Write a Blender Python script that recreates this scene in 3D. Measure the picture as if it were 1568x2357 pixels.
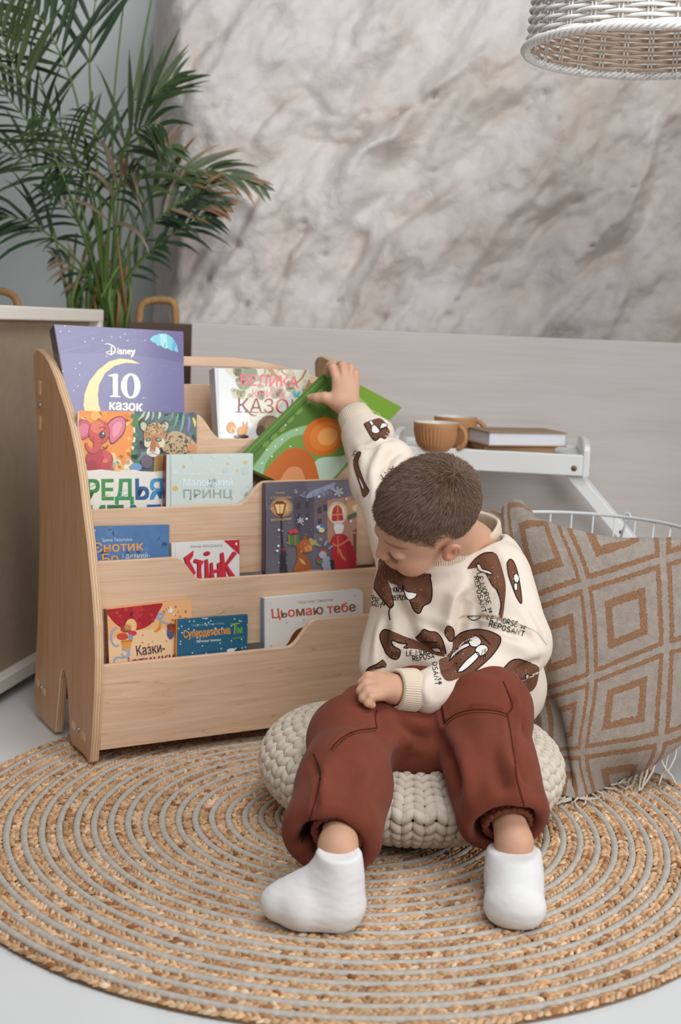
import bpy, math, random
import numpy as np
from mathutils import Vector, Matrix
from mathutils.geometry import tessellate_polygon
from mathutils.bvhtree import BVHTree

for _o in list(bpy.data.objects):
    bpy.data.objects.remove(_o, do_unlink=True)
SC = bpy.context.scene
COL = SC.collection
rng = random.Random(7)
nrg = np.random.default_rng(7)

# ------------------------------------------------------------------ camera
IW, IH, FPX, CAMH = 1568.0, 2357.0, 3000.0, 0.90
PITCH, ROLL = math.radians(8.25), 0.040
FW = np.array([0, math.cos(PITCH), -math.sin(PITCH)])
_r0 = np.array([1.0, 0, 0]); _u0 = np.cross(_r0, FW)
RX = math.cos(ROLL) * _r0 + math.sin(ROLL) * _u0
UY = math.cos(ROLL) * _u0 - math.sin(ROLL) * _r0
CP = np.array([0, 0, CAMH])
cam = bpy.data.cameras.new('camera'); camo = bpy.data.objects.new('camera', cam); COL.objects.link(camo)
cam.sensor_fit = 'VERTICAL'; cam.sensor_height = 36.0; cam.lens = 36.0 * FPX / IH
camo.matrix_world = Matrix(((RX[0], UY[0], -FW[0], CP[0]), (RX[1], UY[1], -FW[1], CP[1]), (RX[2], UY[2], -FW[2], CP[2]), (0, 0, 0, 1)))
cam.clip_start = 0.05
cam.dof.use_dof = True; cam.dof.focus_distance = 2.33; cam.dof.aperture_fstop = 3.6
SC.camera = camo

# ------------------------------------------------------------------ world, window and added lights, exposure
SC.view_settings.view_transform = 'Standard'; SC.view_settings.look = 'None'
SC.view_settings.gamma = 1.0; SC.view_settings.use_curve_mapping = False
SC.view_settings.exposure = 0.0
wd = bpy.data.worlds.new('daylight'); SC.world = wd; wd.use_nodes = True
wd.node_tree.nodes['Background'].inputs[0].default_value = (1.0, 0.985, 0.965, 1)
wd.node_tree.nodes['Background'].inputs[1].default_value = 0.165
def area_light(name, loc, target, sx, sy, power, colr):
    l = bpy.data.lights.new(name, 'AREA'); l.shape = 'RECTANGLE'; l.size = sx; l.size_y = sy; l.energy = power; l.color = colr
    o = bpy.data.objects.new(name, l); COL.objects.link(o); o.location = loc
    o.rotation_euler = (Vector(target) - Vector(loc)).to_track_quat('-Z', 'Y').to_euler()
    return o
area_light('window_light', (2.9, 0.1, 1.45), (0.0, 2.5, 0.55), 1.9, 1.3, 54, (1.0, 0.988, 0.972))
area_light('window_light_front', (0.25, -0.4, 2.6), (-0.1, 2.0, 0.2), 2.0, 1.3, 40, (0.96, 0.985, 1.0))
area_light('added_top_light', (0.60, 1.55, 2.85), (-0.2, 3.6, 1.0), 1.6, 1.1, 40, (0.97, 0.99, 1.0))  # added overhead light that brightens the rock and upper shelf

# ------------------------------------------------------------------ helpers
def ray(x, y):
    return FW * FPX + RX * (x - IW / 2) + UY * (IH / 2 - y)
def P(x, y, Y):                       # photo pixel -> world point at depth Y
    d = ray(x, y); return CP + d * (Y / d[1])
def PF(x, y, z=0.0):                  # photo pixel -> world point at height z
    d = ray(x, y); return CP + d * ((z - CAMH) / d[2])
def PP(x, y, o, n):                   # photo pixel -> point on plane
    d = ray(x, y); return CP + d * (np.dot(o - CP, n) / np.dot(d, n))
def lin(c):
    return c / 12.92 if c <= 0.04045 else ((c + 0.055) / 1.055) ** 2.4
def hx(s):
    s = s.lstrip('#'); return tuple(lin(int(s[i:i + 2], 16) / 255) for i in (0, 2, 4))
def nz(v):
    v = np.asarray(v, float); return v / (np.linalg.norm(v) + 1e-12)

def new_mat(name, rough=0.6, spec=0.4):
    m = bpy.data.materials.new(name); m.use_nodes = True
    b = m.node_tree.nodes['Principled BSDF']
    b.inputs['Roughness'].default_value = rough
    b.inputs['Specular IOR Level'].default_value = spec
    return m, m.node_tree.nodes, m.node_tree.links, b
def tex_coord(n, l, scale=(1, 1, 1), rot=(0, 0, 0)):
    t = n.new('ShaderNodeTexCoord'); mp = n.new('ShaderNodeMapping'); mp.inputs['Scale'].default_value = scale
    if any(rot):
        m0 = n.new('ShaderNodeMapping'); m0.inputs['Rotation'].default_value = rot
        l.new(t.outputs['Object'], m0.inputs[0]); l.new(m0.outputs[0], mp.inputs[0])
    else: l.new(t.outputs['Object'], mp.inputs[0])
    return mp.outputs[0]
def noise(n, l, vec, scale, detail=4, rough=0.55, dist=0.0):
    t = n.new('ShaderNodeTexNoise'); t.inputs['Scale'].default_value = scale; t.inputs['Detail'].default_value = detail
    t.inputs['Roughness'].default_value = rough; t.inputs['Distortion'].default_value = dist
    l.new(vec, t.inputs['Vector']); return t.outputs['Fac']
def ramp(n, l, fac, stops):
    r = n.new('ShaderNodeValToRGB'); e = r.color_ramp.elements
    while len(e) < len(stops): e.new(0.5)
    for k, (p, c) in enumerate(stops):
        e[k].position = p; e[k].color = (*c, 1)
    l.new(fac, r.inputs[0]); return r.outputs[0]
def bump(n, l, b, h, strength=0.3, dist=0.002):
    bp = n.new('ShaderNodeBump'); bp.inputs['Strength'].default_value = strength; bp.inputs['Distance'].default_value = dist
    l.new(h, bp.inputs['Height']); l.new(bp.outputs[0], b.inputs['Normal'])
def mixc(n, l, fac, a, b, mode='MIX'):
    m = n.new('ShaderNodeMix'); m.data_type = 'RGBA'; m.blend_type = mode
    if isinstance(fac, float): m.inputs[0].default_value = fac
    else: l.new(fac, m.inputs[0])
    for s, v in ((m.inputs[6], a), (m.inputs[7], b)):
        if isinstance(v, tuple): s.default_value = (*v, 1)
        else: l.new(v, s)
    return m.outputs[2]
def M_plain(name, c, rough=0.6, spec=0.35, var=0.06, nscale=12, bs=0.0, bscale=200, bdist=0.001, metal=0.0):
    m, n, l, b = new_mat(name, rough, spec); v = tex_coord(n, l)
    c = hx(c); f = noise(n, l, v, nscale)
    l.new(ramp(n, l, f, [(0.3, tuple(x * (1 - var) for x in c)), (0.7, tuple(min(1, x * (1 + var)) for x in c))]), b.inputs['Base Color'])
    b.inputs['Metallic'].default_value = metal
    if bs: bump(n, l, b, noise(n, l, v, bscale, 3), bs, bdist)
    return m
def M_vcol(name, rough=0.6, spec=0.3, bs=0.0, bscale=300, bdist=0.001, sss=0.0, sheen=0.0, coat=0.0):
    m, n, l, b = new_mat(name, rough, spec)
    a = n.new('ShaderNodeAttribute'); a.attribute_name = 'Col'; l.new(a.outputs['Color'], b.inputs['Base Color'])
    if bs: bump(n, l, b, noise(n, l, tex_coord(n, l), bscale, 3), bs, bdist)
    if sss:
        b.inputs['Subsurface Weight'].default_value = sss; b.inputs['Subsurface Radius'].default_value = (1.0, 0.4, 0.25); b.inputs['Subsurface Scale'].default_value = 0.006
    if sheen: b.inputs['Sheen Weight'].default_value = sheen
    if coat: b.inputs['Coat Weight'].default_value = coat; b.inputs['Coat Roughness'].default_value = 0.12
    return m

class MB:
    """collects vertices, faces, one colour per vertex, one material slot per face"""
    def __init__(s): s.v = []; s.f = []; s.c = []; s.m = []; s.n = 0
    def add(s, v, f, c=(1, 1, 1), m=0):
        v = np.asarray(v, float); o = s.n; s.v.append(v); s.n += len(v)
        s.f += [tuple(i + o for i in q) for q in f]; s.m += [m] * len(f)
        c = np.asarray(c, float)
        s.c.append(np.tile(c, (len(v), 1)) if c.ndim == 1 else c)
        return s
    def box(s, c, ax, h, col=(1, 1, 1), m=0):       # centre, 3 axes, half sizes
        c = np.asarray(c, float); ax = np.asarray(ax, float)
        v = [c + ax[0] * h[0] * i + ax[1] * h[1] * j + ax[2] * h[2] * k for i in (-1, 1) for j in (-1, 1) for k in (-1, 1)]
        return s.add(v, [(0, 1, 3, 2), (4, 6, 7, 5), (0, 4, 5, 1), (2, 3, 7, 6), (0, 2, 6, 4), (1, 5, 7, 3)], col, m)
    def tube(s, path, r, n=8, col=(1, 1, 1), caps=True, closed=False, flat=None, m=0):
        p = np.asarray(path, float); k = len(p); r = np.broadcast_to(np.asarray(r, float), (k,))
        if closed: t = np.roll(p, -1, 0) - np.roll(p, 1, 0)
        else:
            t = np.gradient(p, axis=0)
        t /= np.linalg.norm(t, axis=1)[:, None] + 1e-12
        up = np.array([0, 0, 1.0]) if abs(t[0][2]) < 0.9 else np.array([1.0, 0, 0])
        if flat is not None: up = np.asarray(flat[0], float)
        V = []; x = nz(np.cross(up, t[0]))
        for i in range(k):
            x = nz(x - t[i] * np.dot(x, t[i])); y = np.cross(t[i], x)
            for j in range(n):
                a = 2 * math.pi * j / n
                V.append(p[i] + r[i] * (math.cos(a) * x + math.sin(a) * y * (flat[1] if flat is not None else 1)))
        F = []
        for i in range(k if closed else k - 1):
            i2 = (i + 1) % k
            for j in range(n):
                F.append((i * n + j, i * n + (j + 1) % n, i2 * n + (j + 1) % n, i2 * n + j))
        if caps and not closed: F += [tuple(range(n))[::-1], tuple((k - 1) * n + j for j in range(n))]
        if np.asarray(col).ndim == 2: col = np.repeat(np.asarray(col, float), n, 0)
        return s.add(V, F, col, m)
    def lathe(s, prof, c, n=48, col=(1, 1, 1), ax=None, m=0):
        X, Y, Z = (np.array([1., 0, 0]), np.array([0, 1., 0]), np.array([0, 0, 1.])) if ax is None else ax
        c = np.asarray(c, float); k = len(prof)
        V = [c + r * (math.cos(2 * math.pi * j / n) * X + math.sin(2 * math.pi * j / n) * Y) + z * Z for r, z in prof for j in range(n)]
        F = [(i * n + j, i * n + (j + 1) % n, (i + 1) * n + (j + 1) % n, (i + 1) * n + j) for i in range(k - 1) for j in range(n)]
        return s.add(V, F, col, m)
    def prism(s, poly, o, ex, ey, ez, th, col=(1, 1, 1), m=0, medge=None, bev=0.0):
        """extrude a 2-D polygon (in ex, ey from o) along ez by th; edge strip in its own slot, colour.r = depth 0..1"""
        q = np.asarray(poly, float); k = len(q)
        area = 0.5 * np.sum(q[:, 0] * np.roll(q[:, 1], -1) - np.roll(q[:, 0], -1) * q[:, 1])
        if area < 0: q = q[::-1]
        tris = tessellate_polygon([[Vector((a, b, 0)) for a, b in q]])
        def lay(qq, d): return [o + ex * a + ey * b + ez * d for a, b in qq]
        if bev:
            e1 = nzr(np.roll(q, -1, 0) - q); e0 = nzr(q - np.roll(q, 1, 0))
            nn = nzr(np.stack([e0[:, 1] + e1[:, 1], -(e0[:, 0] + e1[:, 0])], 1))
            qi = q - nn * bev
        else: qi = q
        me = m if medge is None else medge
        s.add(lay(qi, 0), [tuple(t) for t in tris], col, m); s.add(lay(qi, th), [tuple(t)[::-1] for t in tris], col, m)
        ring = []
        ds = [(qi, 0.0), (q, bev), (q, th - bev), (qi, th)] if bev else [(q, 0.0), (q, th)]
        V = []; Cc = []
        for qq, d in ds:
            V += lay(qq, d); Cc += [(d / th, 0, 0)] * k
        F = [(i * k + j, i * k + (j + 1) % k, (i + 1) * k + (j + 1) % k, (i + 1) * k + j) for i in range(len(ds) - 1) for j in range(k)]
        s.add(V, F, np.array(Cc) if medge is not None else col, me)
        return s
    def ball(s, c, ax, r, nu=10, nv=7, col=(1, 1, 1), m=0):
        c = np.asarray(c, float); ax = np.asarray(ax, float); V = []
        for i in range(nv + 1):
            ph = math.pi * i / nv
            for j in range(nu):
                th = 2 * math.pi * j / nu
                V.append(c + ax[0] * r[0] * math.sin(ph) * math.cos(th) + ax[1] * r[1] * math.sin(ph) * math.sin(th) + ax[2] * r[2] * math.cos(ph))
        F = [(i * nu + j, (i + 1) * nu + j, (i + 1) * nu + (j + 1) % nu, i * nu + (j + 1) % nu) for i in range(nv) for j in range(nu)]
        return s.add(V, F, col, m)
def nzr(a): return a / (np.linalg.norm(a, axis=1)[:, None] + 1e-12)

def link_mesh(name, v, f, mats, parent=None, smooth=True, c=None, mi=None):
    v = np.asarray(v, float)
    if parent is not None: v = v - np.array(parent['_o'])
    me = bpy.data.meshes.new(name)
    if isinstance(f, np.ndarray) and f.ndim == 2:
        nf, k = f.shape
        me.vertices.add(len(v)); me.vertices.foreach_set('co', v.astype(np.float32).ravel())
        me.loops.add(nf * k); me.loops.foreach_set('vertex_index', f.astype(np.int32).ravel())
        me.polygons.add(nf); me.polygons.foreach_set('loop_start', np.arange(0, nf * k, k, dtype=np.int32))
        me.polygons.foreach_set('loop_total', np.full(nf, k, np.int32)); me.update(calc_edges=True)
    else:
        me.from_pydata(v.tolist(), [], f)
    for m in (mats if isinstance(mats, (list, tuple)) else [mats]): me.materials.append(m)
    if mi is not None and any(mi): me.polygons.foreach_set('material_index', np.asarray(mi, np.int32))
    me.polygons.foreach_set('use_smooth', np.full(len(me.polygons), bool(smooth)))
    if c is not None:
        at = me.color_attributes.new('Col', 'FLOAT_COLOR', 'POINT')
        cc = np.ones((len(v), 4), np.float32); cc[:, :3] = c; at.data.foreach_set('color', cc.ravel())
    me.update()
    o = bpy.data.objects.new(name, me); COL.objects.link(o)
    if parent is not None: o.parent = parent; o['_o'] = tuple(parent['_o'])
    else: o['_o'] = (0.0, 0.0, 0.0)
    return o
def build(mb, name, mats, parent=None, smooth=True, angle=None):
    o = link_mesh(name, np.concatenate(mb.v), mb.f, mats, parent, smooth, np.concatenate(mb.c), mb.m)
    if angle is not None:
        try: o.data.set_sharp_from_angle(angle=math.radians(angle))
        except Exception: pass
    return o
def tag(o, label, cat, group=None, kind=None):
    o['label'] = label; o['category'] = cat
    if group: o['group'] = group
    if kind: o['kind'] = kind
    return o
def thing(name, label, cat, loc, group=None):
    o = bpy.data.objects.new(name, None); COL.objects.link(o); o.empty_display_size = 0.05
    o.location = tuple(loc); o['_o'] = tuple(float(x) for x in loc)
    return tag(o, label, cat, group)
def struct(o): o['kind'] = 'structure'; return o
def bevel(o, w, seg=2, ang=40):
    b = o.modifiers.new('bevel', 'BEVEL'); b.width = w; b.segments = seg; b.limit_method = 'ANGLE'; b.angle_limit = math.radians(ang)
    return o

# value noise for shaping meshes
def vnoise(p, seed=0):
    p = np.asarray(p, float); i = np.floor(p).astype(np.int64); f = p - i; f = f * f * f * (f * (f * 6 - 15) + 10)
    def h(a):
        n = (a[..., 0] * 374761393 + a[..., 1] * 668265263 + a[..., 2] * 2147483647 + seed * 1274126177) & 0x7fffffff
        n = ((n ^ (n >> 13)) * 1274126177) & 0x7fffffff
        n = n ^ (n >> 16); return (n & 0xffff) / 65535.0
    r = 0
    for dx in (0, 1):
        for dy in (0, 1):
            for dz in (0, 1):
                w = (f[..., 0] if dx else 1 - f[..., 0]) * (f[..., 1] if dy else 1 - f[..., 1]) * (f[..., 2] if dz else 1 - f[..., 2])
                r = r + w * h(i + np.array([dx, dy, dz]))
    return r
def fbm(p, oct=4, seed=0, gain=0.5):
    s = 0; a = 1; t = 0; p = np.asarray(p, float)
    for k in range(oct):
        s = s + a * (vnoise(p, seed + k) - 0.5); t += a; a *= gain; p = p * 2.03 + 7.1
    return s / t
# ------------------------------------------------------------------ instancing of small shapes inside one mesh
def lobe_template(nu=6, nv=4, half=False):
    V = []
    for i in range(nv + 1):
        ph = math.pi * i / nv
        for j in range(nu):
            th = (math.pi if half else 2 * math.pi) * j / ((nu - 1) if half else nu)
            V.append((math.cos(ph), math.sin(ph) * math.cos(th), math.sin(ph) * math.sin(th)))
    F = []
    for i in range(nv):
        for j in range(nu - 1 if half else nu):
            F.append((i * nu + j, i * nu + (j + 1) % nu, (i + 1) * nu + (j + 1) % nu, (i + 1) * nu + j))
    return np.array(V), np.array(F)
def scatter(T, F, O, A, cols):
    """O (n,3) origins, A (n,3,3) rows = scaled axes, cols (n,3)"""
    V = np.einsum('vk,nkc->nvc', T, A) + O[:, None, :]
    n, k = len(O), len(T)
    FF = (F[None] + (np.arange(n) * k)[:, None, None]).reshape(-1, F.shape[1])
    return V.reshape(-1, 3), FF, np.repeat(cols, k, 0)
def cat(parts):
    V = []; F = []; Cc = []; o = 0
    for v, f, c in parts:
        V.append(v); F.append(f + o); Cc.append(c); o += len(v)
    return np.concatenate(V), np.concatenate(F), np.concatenate(Cc)
def ring_tube(c, r, tr, tz, nseg, n=6, wob=None, col=None, z0=0.0):
    """closed ring around z, radius r (+wob(theta)), tube half width tr and half height tz"""
    th = np.linspace(0, 2 * np.pi, nseg, endpoint=False); R = r + (wob(th) if wob else 0)
    a = np.linspace(0, 2 * np.pi, n, endpoint=False)
    rr = np.broadcast_to(R, (nseg,))[:, None] + tr * np.cos(a)[None]
    V = np.stack([c[0] + rr * np.cos(th)[:, None], c[1] + rr * np.sin(th)[:, None], np.broadcast_to(c[2] + z0 + tz * np.sin(a)[None], rr.shape)], -1).reshape(-1, 3)
    i, j = np.meshgrid(np.arange(nseg), np.arange(n), indexing='ij')
    F = np.stack([i * n + j, ((i + 1) % nseg) * n + j, ((i + 1) % nseg) * n + (j + 1) % n, i * n + (j + 1) % n], -1).reshape(-1, 4)
    return V, F, (np.repeat(col(th), n, 0) if callable(col) else np.tile(np.array(col), (len(V), 1)))

# ------------------------------------------------------------------ room
def make_floor():
    m, n, l, b = new_mat('white_painted_floor', 0.38, 0.4); v = tex_coord(n, l)
    l.new(ramp(n, l, noise(n, l, v, 1.6, 5), [(0.3, hx('#dcdedf')), (0.7, hx('#e8eaeb'))]), b.inputs['Base Color'])
    bump(n, l, b, noise(n, l, v, 30, 4), 0.05, 0.002)
    o = MB().add([(-3.5, -2, 0), (3.5, -2, 0), (3.5, 5, 0), (-3.5, 5, 0), (-3.5, -2, -.1), (3.5, -2, -.1), (3.5, 5, -.1), (-3.5, 5, -.1)],
                 [(0, 1, 2, 3), (4, 7, 6, 5), (0, 4, 5, 1), (1, 5, 6, 2), (2, 6, 7, 3), (3, 7, 4, 0)])
    struct(build(o, 'floor', m, smooth=False))
make_floor()

def make_walls():
    m, n, l, b = new_mat('pale_plaster', 0.8, 0.2); v = tex_coord(n, l)
    l.new(ramp(n, l, noise(n, l, v, 2.2, 5), [(0.3, hx('#ccd2d1')), (0.7, hx('#d5dad8'))]), b.inputs['Base Color'])
    bump(n, l, b, noise(n, l, v, 14, 5), 0.25, 0.01)
    mb = MB(); mb.box((-1.35, 4.42, 1.5), np.eye(3), (1.15, 0.1, 1.5))
    struct(build(mb, 'wall_left', m, smooth=False))
    # rough stone wall: a thick displaced sheet
    m, n, l, b = new_mat('limewashed_rock', 0.85, 0.2); v = tex_coord(n, l)
    a = n.new('ShaderNodeAttribute'); a.attribute_name = 'Col'
    f1 = noise(n, l, tex_coord(n, l, (1, 1, 1)), 5.0, 8, 0.62, 0.6)
    base = ramp(n, l, f1, [(0.30, hx('#d8cec7')), (0.5, hx('#e1dad5')), (0.72, hx('#e8e5e2'))])
    f2 = noise(n, l, v, 22, 6, 0.7, 0.5)
    st = ramp(n, l, f2, [(0.55, (.25, .25, .25)), (0.75, (1, 1, 1))])
    sm = mixc(n, l, 1.0, st, a.outputs['Color'], 'MULTIPLY')
    half = mixc(n, l, 0.45, a.outputs['Color'], (0.0, 0.0, 0.0)); base2 = mixc(n, l, half, base, hx('#c4ae9c'))
    cc = mixc(n, l, sm, base2, hx('#8d6f58'))
    l.new(cc, b.inputs['Base Color'])
    bump(n, l, b, noise(n, l, v, 18, 8, 0.65, 0.4), 0.55, 0.02)
    nx, nzz = 330, 230
    X = np.linspace(-0.64, 2.3, nx); Z = np.linspace(0.60, 2.5, nzz)
    xx, zz = np.meshgrid(X, Z, indexing='ij')
    ang = math.radians(52); al = xx * math.cos(ang) + zz * math.sin(ang); ac = -xx * math.sin(ang) + zz * math.cos(ang)
    q = np.stack([al * 1.6, ac * 4.2, np.zeros_like(al)], -1)
    w = fbm(np.stack([xx * 2.5, zz * 2.5, xx * 0 + 3], -1), 3, 5) * 0.7
    r1 = 1 - np.abs(fbm(q + w[..., None], 4, 11) * 2.6)
    big = fbm(np.stack([xx * 1.3, zz * 1.3, xx * 0], -1), 3, 21)
    fine = fbm(np.stack([al * 6, ac * 11, xx * 0], -1), 5, 31, 0.6)
    d = 0.10 * r1 + 0.20 * big + 0.075 * fine
    low = np.clip((1.02 - zz) / 0.25, 0, 1); d = d + 0.05 * low
    # ledges: rock steps back on the upper-left side of each line; cracks and small holes
    def wxz(px): return np.array([P(x, y, 3.80)[[0, 2]] for x, y in px])
    q2 = np.stack([xx, zz], -1).reshape(-1, 2)
    stain = np.clip(fbm(np.stack([al * 2.2, ac * 5.5, xx * 0 + 4], -1), 4, 51) * 2.6 + 0.06, 0, 1) * 0.55
    def along(px):
        w = wxz(px); best = np.full(len(q2), 9.0); sd = np.zeros(len(q2)); tt = np.zeros(len(q2))
        for i in range(len(w) - 1):
            a, b = w[i], w[i + 1]; dv = b - a; t = ((q2 - a) @ dv) / (dv @ dv); tc = np.clip(t, 0, 1); r = q2 - a - tc[:, None] * dv; ds = np.hypot(*r.T)
            m_ = ds < best; best = np.where(m_, ds, best); sd = np.where(m_, np.sign(dv[0] * r[:, 1] - dv[1] * r[:, 0]), sd); tt = np.where(m_, (i + tc) / (len(w) - 1), tt)
        return best.reshape(xx.shape), sd.reshape(xx.shape), tt.reshape(xx.shape)
    for px, A, w in (([(902, 528), (1000, 460), (1094, 386)], .030, .07), ([(643, 680), (665, 582), (719, 502)], .030, .06), ([(790, 649), (839, 582), (853, 502)], .026, .05), ([(540, 551), (589, 457), (610, 420)], .034, .05), ([(1230, 560), (1330, 470), (1420, 430)], .024, .06), ([(1080, 700), (1130, 620), (1180, 600)], .02, .05), ([(360, 700), (350, 560), (400, 470)], .03, .05), ([(760, 330), (926, 241), (1010, 200)], .034, .06), ([(1100, 300), (1180, 240), (1300, 200)], .022, .06), ([(560, 330), (640, 230), (720, 180)], .022, .05), ([(420, 250), (440, 120), (520, 40)], .022, .05), ([(1280, 700), (1400, 600), (1500, 580)], .02, .06), ([(1350, 380), (1450, 330), (1540, 250)], .022, .06)):
        ds, sd, tt = along(px); d = d - A * np.exp(-ds / w) * np.clip(.5 + sd * np.clip(ds / .008, 0, 1) * .5, 0, 1) * np.clip(np.sin(math.pi * np.clip(tt, .06, .94)) * 1.6, 0, 1)
        stain = np.maximum(stain, .5 * np.exp(-(ds / .016) ** 2) * np.sin(math.pi * np.clip(tt, .02, .98)))
    ds, sd, tt = along([(700, 305), (808, 312), (860, 290), (926, 241), (975, 222), (1007, 200)])
    d = d - .022 * np.exp(-(ds / .010) ** 2); stain = np.maximum(stain, .95 * np.exp(-(ds / .009) ** 2) * np.clip(.4 + fbm(np.stack([xx * 30, zz * 30, 0 * xx], -1), 2, 3) * 2, 0, 1))
    for (x, y), r_ in zip([(1040, 723), (884, 732), (779, 691), (926, 241), (1006, 201), (696, 506), (1275, 192), (1233, 228), (745, 580), (1303, 258), (848, 243), (1005, 380), (1145, 430), (540, 560), (1110, 410), (1060, 690), (560, 700), (1420, 660), (1380, 560), (1480, 420), (960, 640), (430, 540), (470, 640)], [.013, .014, .008, .012, .010, .009, .010, .008, .008, .007, .007, .007, .006, .012, .007, .009, .010, .009, .008, .009, .007, .01, .01]):
        w = P(x, y, 3.80); ds = np.hypot(xx - w[0], (zz - w[2]) * 1.25) / r_
        d = d - .020 * np.exp(-ds ** 2); stain = np.maximum(stain, np.exp(-(ds / .85) ** 2))
    edge = np.clip((-0.50 - xx) / 0.14, 0, 1) ** 1.6
    yy = 4.0 - d + 0.35 * edge
    stain = np.maximum(stain, np.clip((0.90 - zz) / 0.05, 0, 1) * np.clip(0.5 + 1.6 * fbm(np.stack([xx * 9, zz * 9, xx * 0], -1), 3, 61), 0, 1))
    V = np.stack([xx, yy, zz], -1).reshape(-1, 3); B = V.copy(); B[:, 1] = 4.6
    i, j = np.meshgrid(np.arange(nx - 1), np.arange(nzz - 1), indexing='ij')
    F = np.stack([i * nzz + j, (i + 1) * nzz + j, (i + 1) * nzz + j + 1, i * nzz + j + 1], -1).reshape(-1, 4)
    rim = []
    N = nx * nzz
    def strip(ids):
        return [(ids[k], ids[k] + N, ids[k + 1] + N, ids[k + 1]) for k in range(len(ids) - 1)]
    lf = [jj for jj in range(nzz)]; rt = [(nx - 1) * nzz + jj for jj in range(nzz)][::-1]
    tp = [ii * nzz + nzz - 1 for ii in range(nx)]; bt = [ii * nzz for ii in range(nx)][::-1]
    rim = np.array(strip(lf) + strip(tp) + strip(rt) + strip(bt))
    FF = np.concatenate([F, F[:, ::-1] + N, rim])
    s3 = np.repeat(np.concatenate([stain.ravel(), stain.ravel()])[:, None], 3, 1)
    struct(link_mesh('wall_back', np.concatenate([V, B]), FF, m, None, True, s3))
    mr, n, l, b = new_mat('added_wall_plaster', 0.85, 0.2)
    l.new(ramp(n, l, noise(n, l, tex_coord(n, l), 3, 5), [(0.3, hx('#c9c2bb')), (0.7, hx('#d6d0ca'))]), b.inputs['Base Color'])
    struct(build(MB().box((1.22, 3.45, 1.25), np.eye(3), (0.06, 0.75, 1.25)), 'wall_right_added', mr, smooth=False))  # unseen wall, added to keep window light off the right side
    # dark timber ledge behind the panel
    m2 = M_plain('dark_timber', '#5b4a40', 0.7)
    mb = MB(); c0 = P(300, 748, 3.62); c1 = P(470, 752, 3.62)
    mb.box(((c0[0] + c1[0]) / 2, 3.66, 0.44), np.eye(3), ((c1[0] - c0[0]) / 2, 0.06, 0.44))
    struct(build(mb, 'trim_1', m2, smooth=False))
make_walls()

def wood_mat(name, c1, c2, c3, rough=0.45, along=0, gs=1.0, rot=(0, 0, 0)):
    m, n, l, b = new_mat(name, rough, 0.4)
    sc = [14 * gs, 14 * gs, 14 * gs]; sc[along] = 1.1 * gs
    v = tex_coord(n, l, tuple(sc), rot)
    f = noise(n, l, v, 1.6, 3, 0.5, 1.2)
    sc2 = [160, 160, 160]; sc2[along] = 4
    v2 = tex_coord(n, l, tuple(sc2), rot); f2 = noise(n, l, v2, 1.0, 3, 0.6)
    wv = n.new('ShaderNodeMath'); wv.operation = 'MULTIPLY'; l.new(f, wv.inputs[0]); wv.inputs[1].default_value = 9.0
    fr = n.new('ShaderNodeMath'); fr.operation = 'PINGPONG'; l.new(wv.outputs[0], fr.inputs[0]); fr.inputs[1].default_value = 1.0
    base = ramp(n, l, fr.outputs[0], [(0.0, hx(c1)), (0.55, hx(c2)), (0.93, hx(c2)), (1.0, hx(c3))])
    fine = ramp(n, l, f2, [(0.35, (0.88, 0.87, 0.85)), (0.65, (1.0, 1.0, 1.0))])
    l.new(mixc(n, l, 1.0, base, fine, 'MULTIPLY'), b.inputs['Base Color'])
    bump(n, l, b, f2, 0.08, 0.0005)
    return m
def ply_edge_mat():
    m, n, l, b = new_mat('plywood_edge', 0.6, 0.3)
    a = n.new('ShaderNodeAttribute'); a.attribute_name = 'Col'
    s = n.new('ShaderNodeSeparateColor'); l.new(a.outputs['Color'], s.inputs[0])
    mu = n.new('ShaderNodeMath'); mu.operation = 'MULTIPLY'; l.new(s.outputs[0], mu.inputs[0]); mu.inputs[1].default_value = 3.5
    fr = n.new('ShaderNodeMath'); fr.operation = 'FRACT'; l.new(mu.outputs[0], fr.inputs[0])
    f = noise(n, l, tex_coord(n, l), 60, 3)
    ad = n.new('ShaderNodeMath'); ad.operation = 'MULTIPLY_ADD'; l.new(f, ad.inputs[0]); ad.inputs[1].default_value = 0.35; l.new(fr.outputs[0], ad.inputs[2])
    l.new(ramp(n, l, ad.outputs[0], [(0.0, hx('#dfc0a0')), (0.66, hx('#d9b592')), (0.76, hx('#b08660')), (0.88, hx('#b48c66')), (1.0, hx('#dcbb98'))]), b.inputs['Base Color'])
    return m

def make_panel():
    m, n, l, b = new_mat('greyed_board', 0.6, 0.35)
    f = noise(n, l, tex_coord(n, l, (1.2, 3, 10)), 2.0, 6, 0.6, 0.8)
    g = noise(n, l, tex_coord(n, l, (3, 40, 160)), 1.0, 4, 0.6)
    l.new(mixc(n, l, 0.35, ramp(n, l, f, [(0.3, hx('#c6bdb8')), (0.7, hx('#d3cdca'))]), ramp(n, l, g, [(0.3, hx('#c4bab5')), (0.7, hx('#d4cecb'))])), b.inputs['Base Color'])
    bump(n, l, b, g, 0.1, 0.0006)
    a = math.radians(-4); ex = np.array([math.cos(a), math.sin(a), 0]); ey = np.array([-ex[1], ex[0], 0])
    p0 = P(441, 744, 3.45); L = (1.145 - p0[0]) / math.cos(a)
    mb = MB(); mb.box(np.array([p0[0], p0[1], 0]) + ex * L / 2 + ey * 0.012 + np.array([0, 0, p0[2] / 2]), [ex, ey, np.array([0, 0, 1.])], (L / 2, 0.012, p0[2] / 2))
    o = build(mb, 'wainscot_panel', m, smooth=False); bevel(o, 0.003)
    tag(o, 'wide pale greyish wooden board standing against the foot of the rock wall', 'panel')
make_panel()

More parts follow.
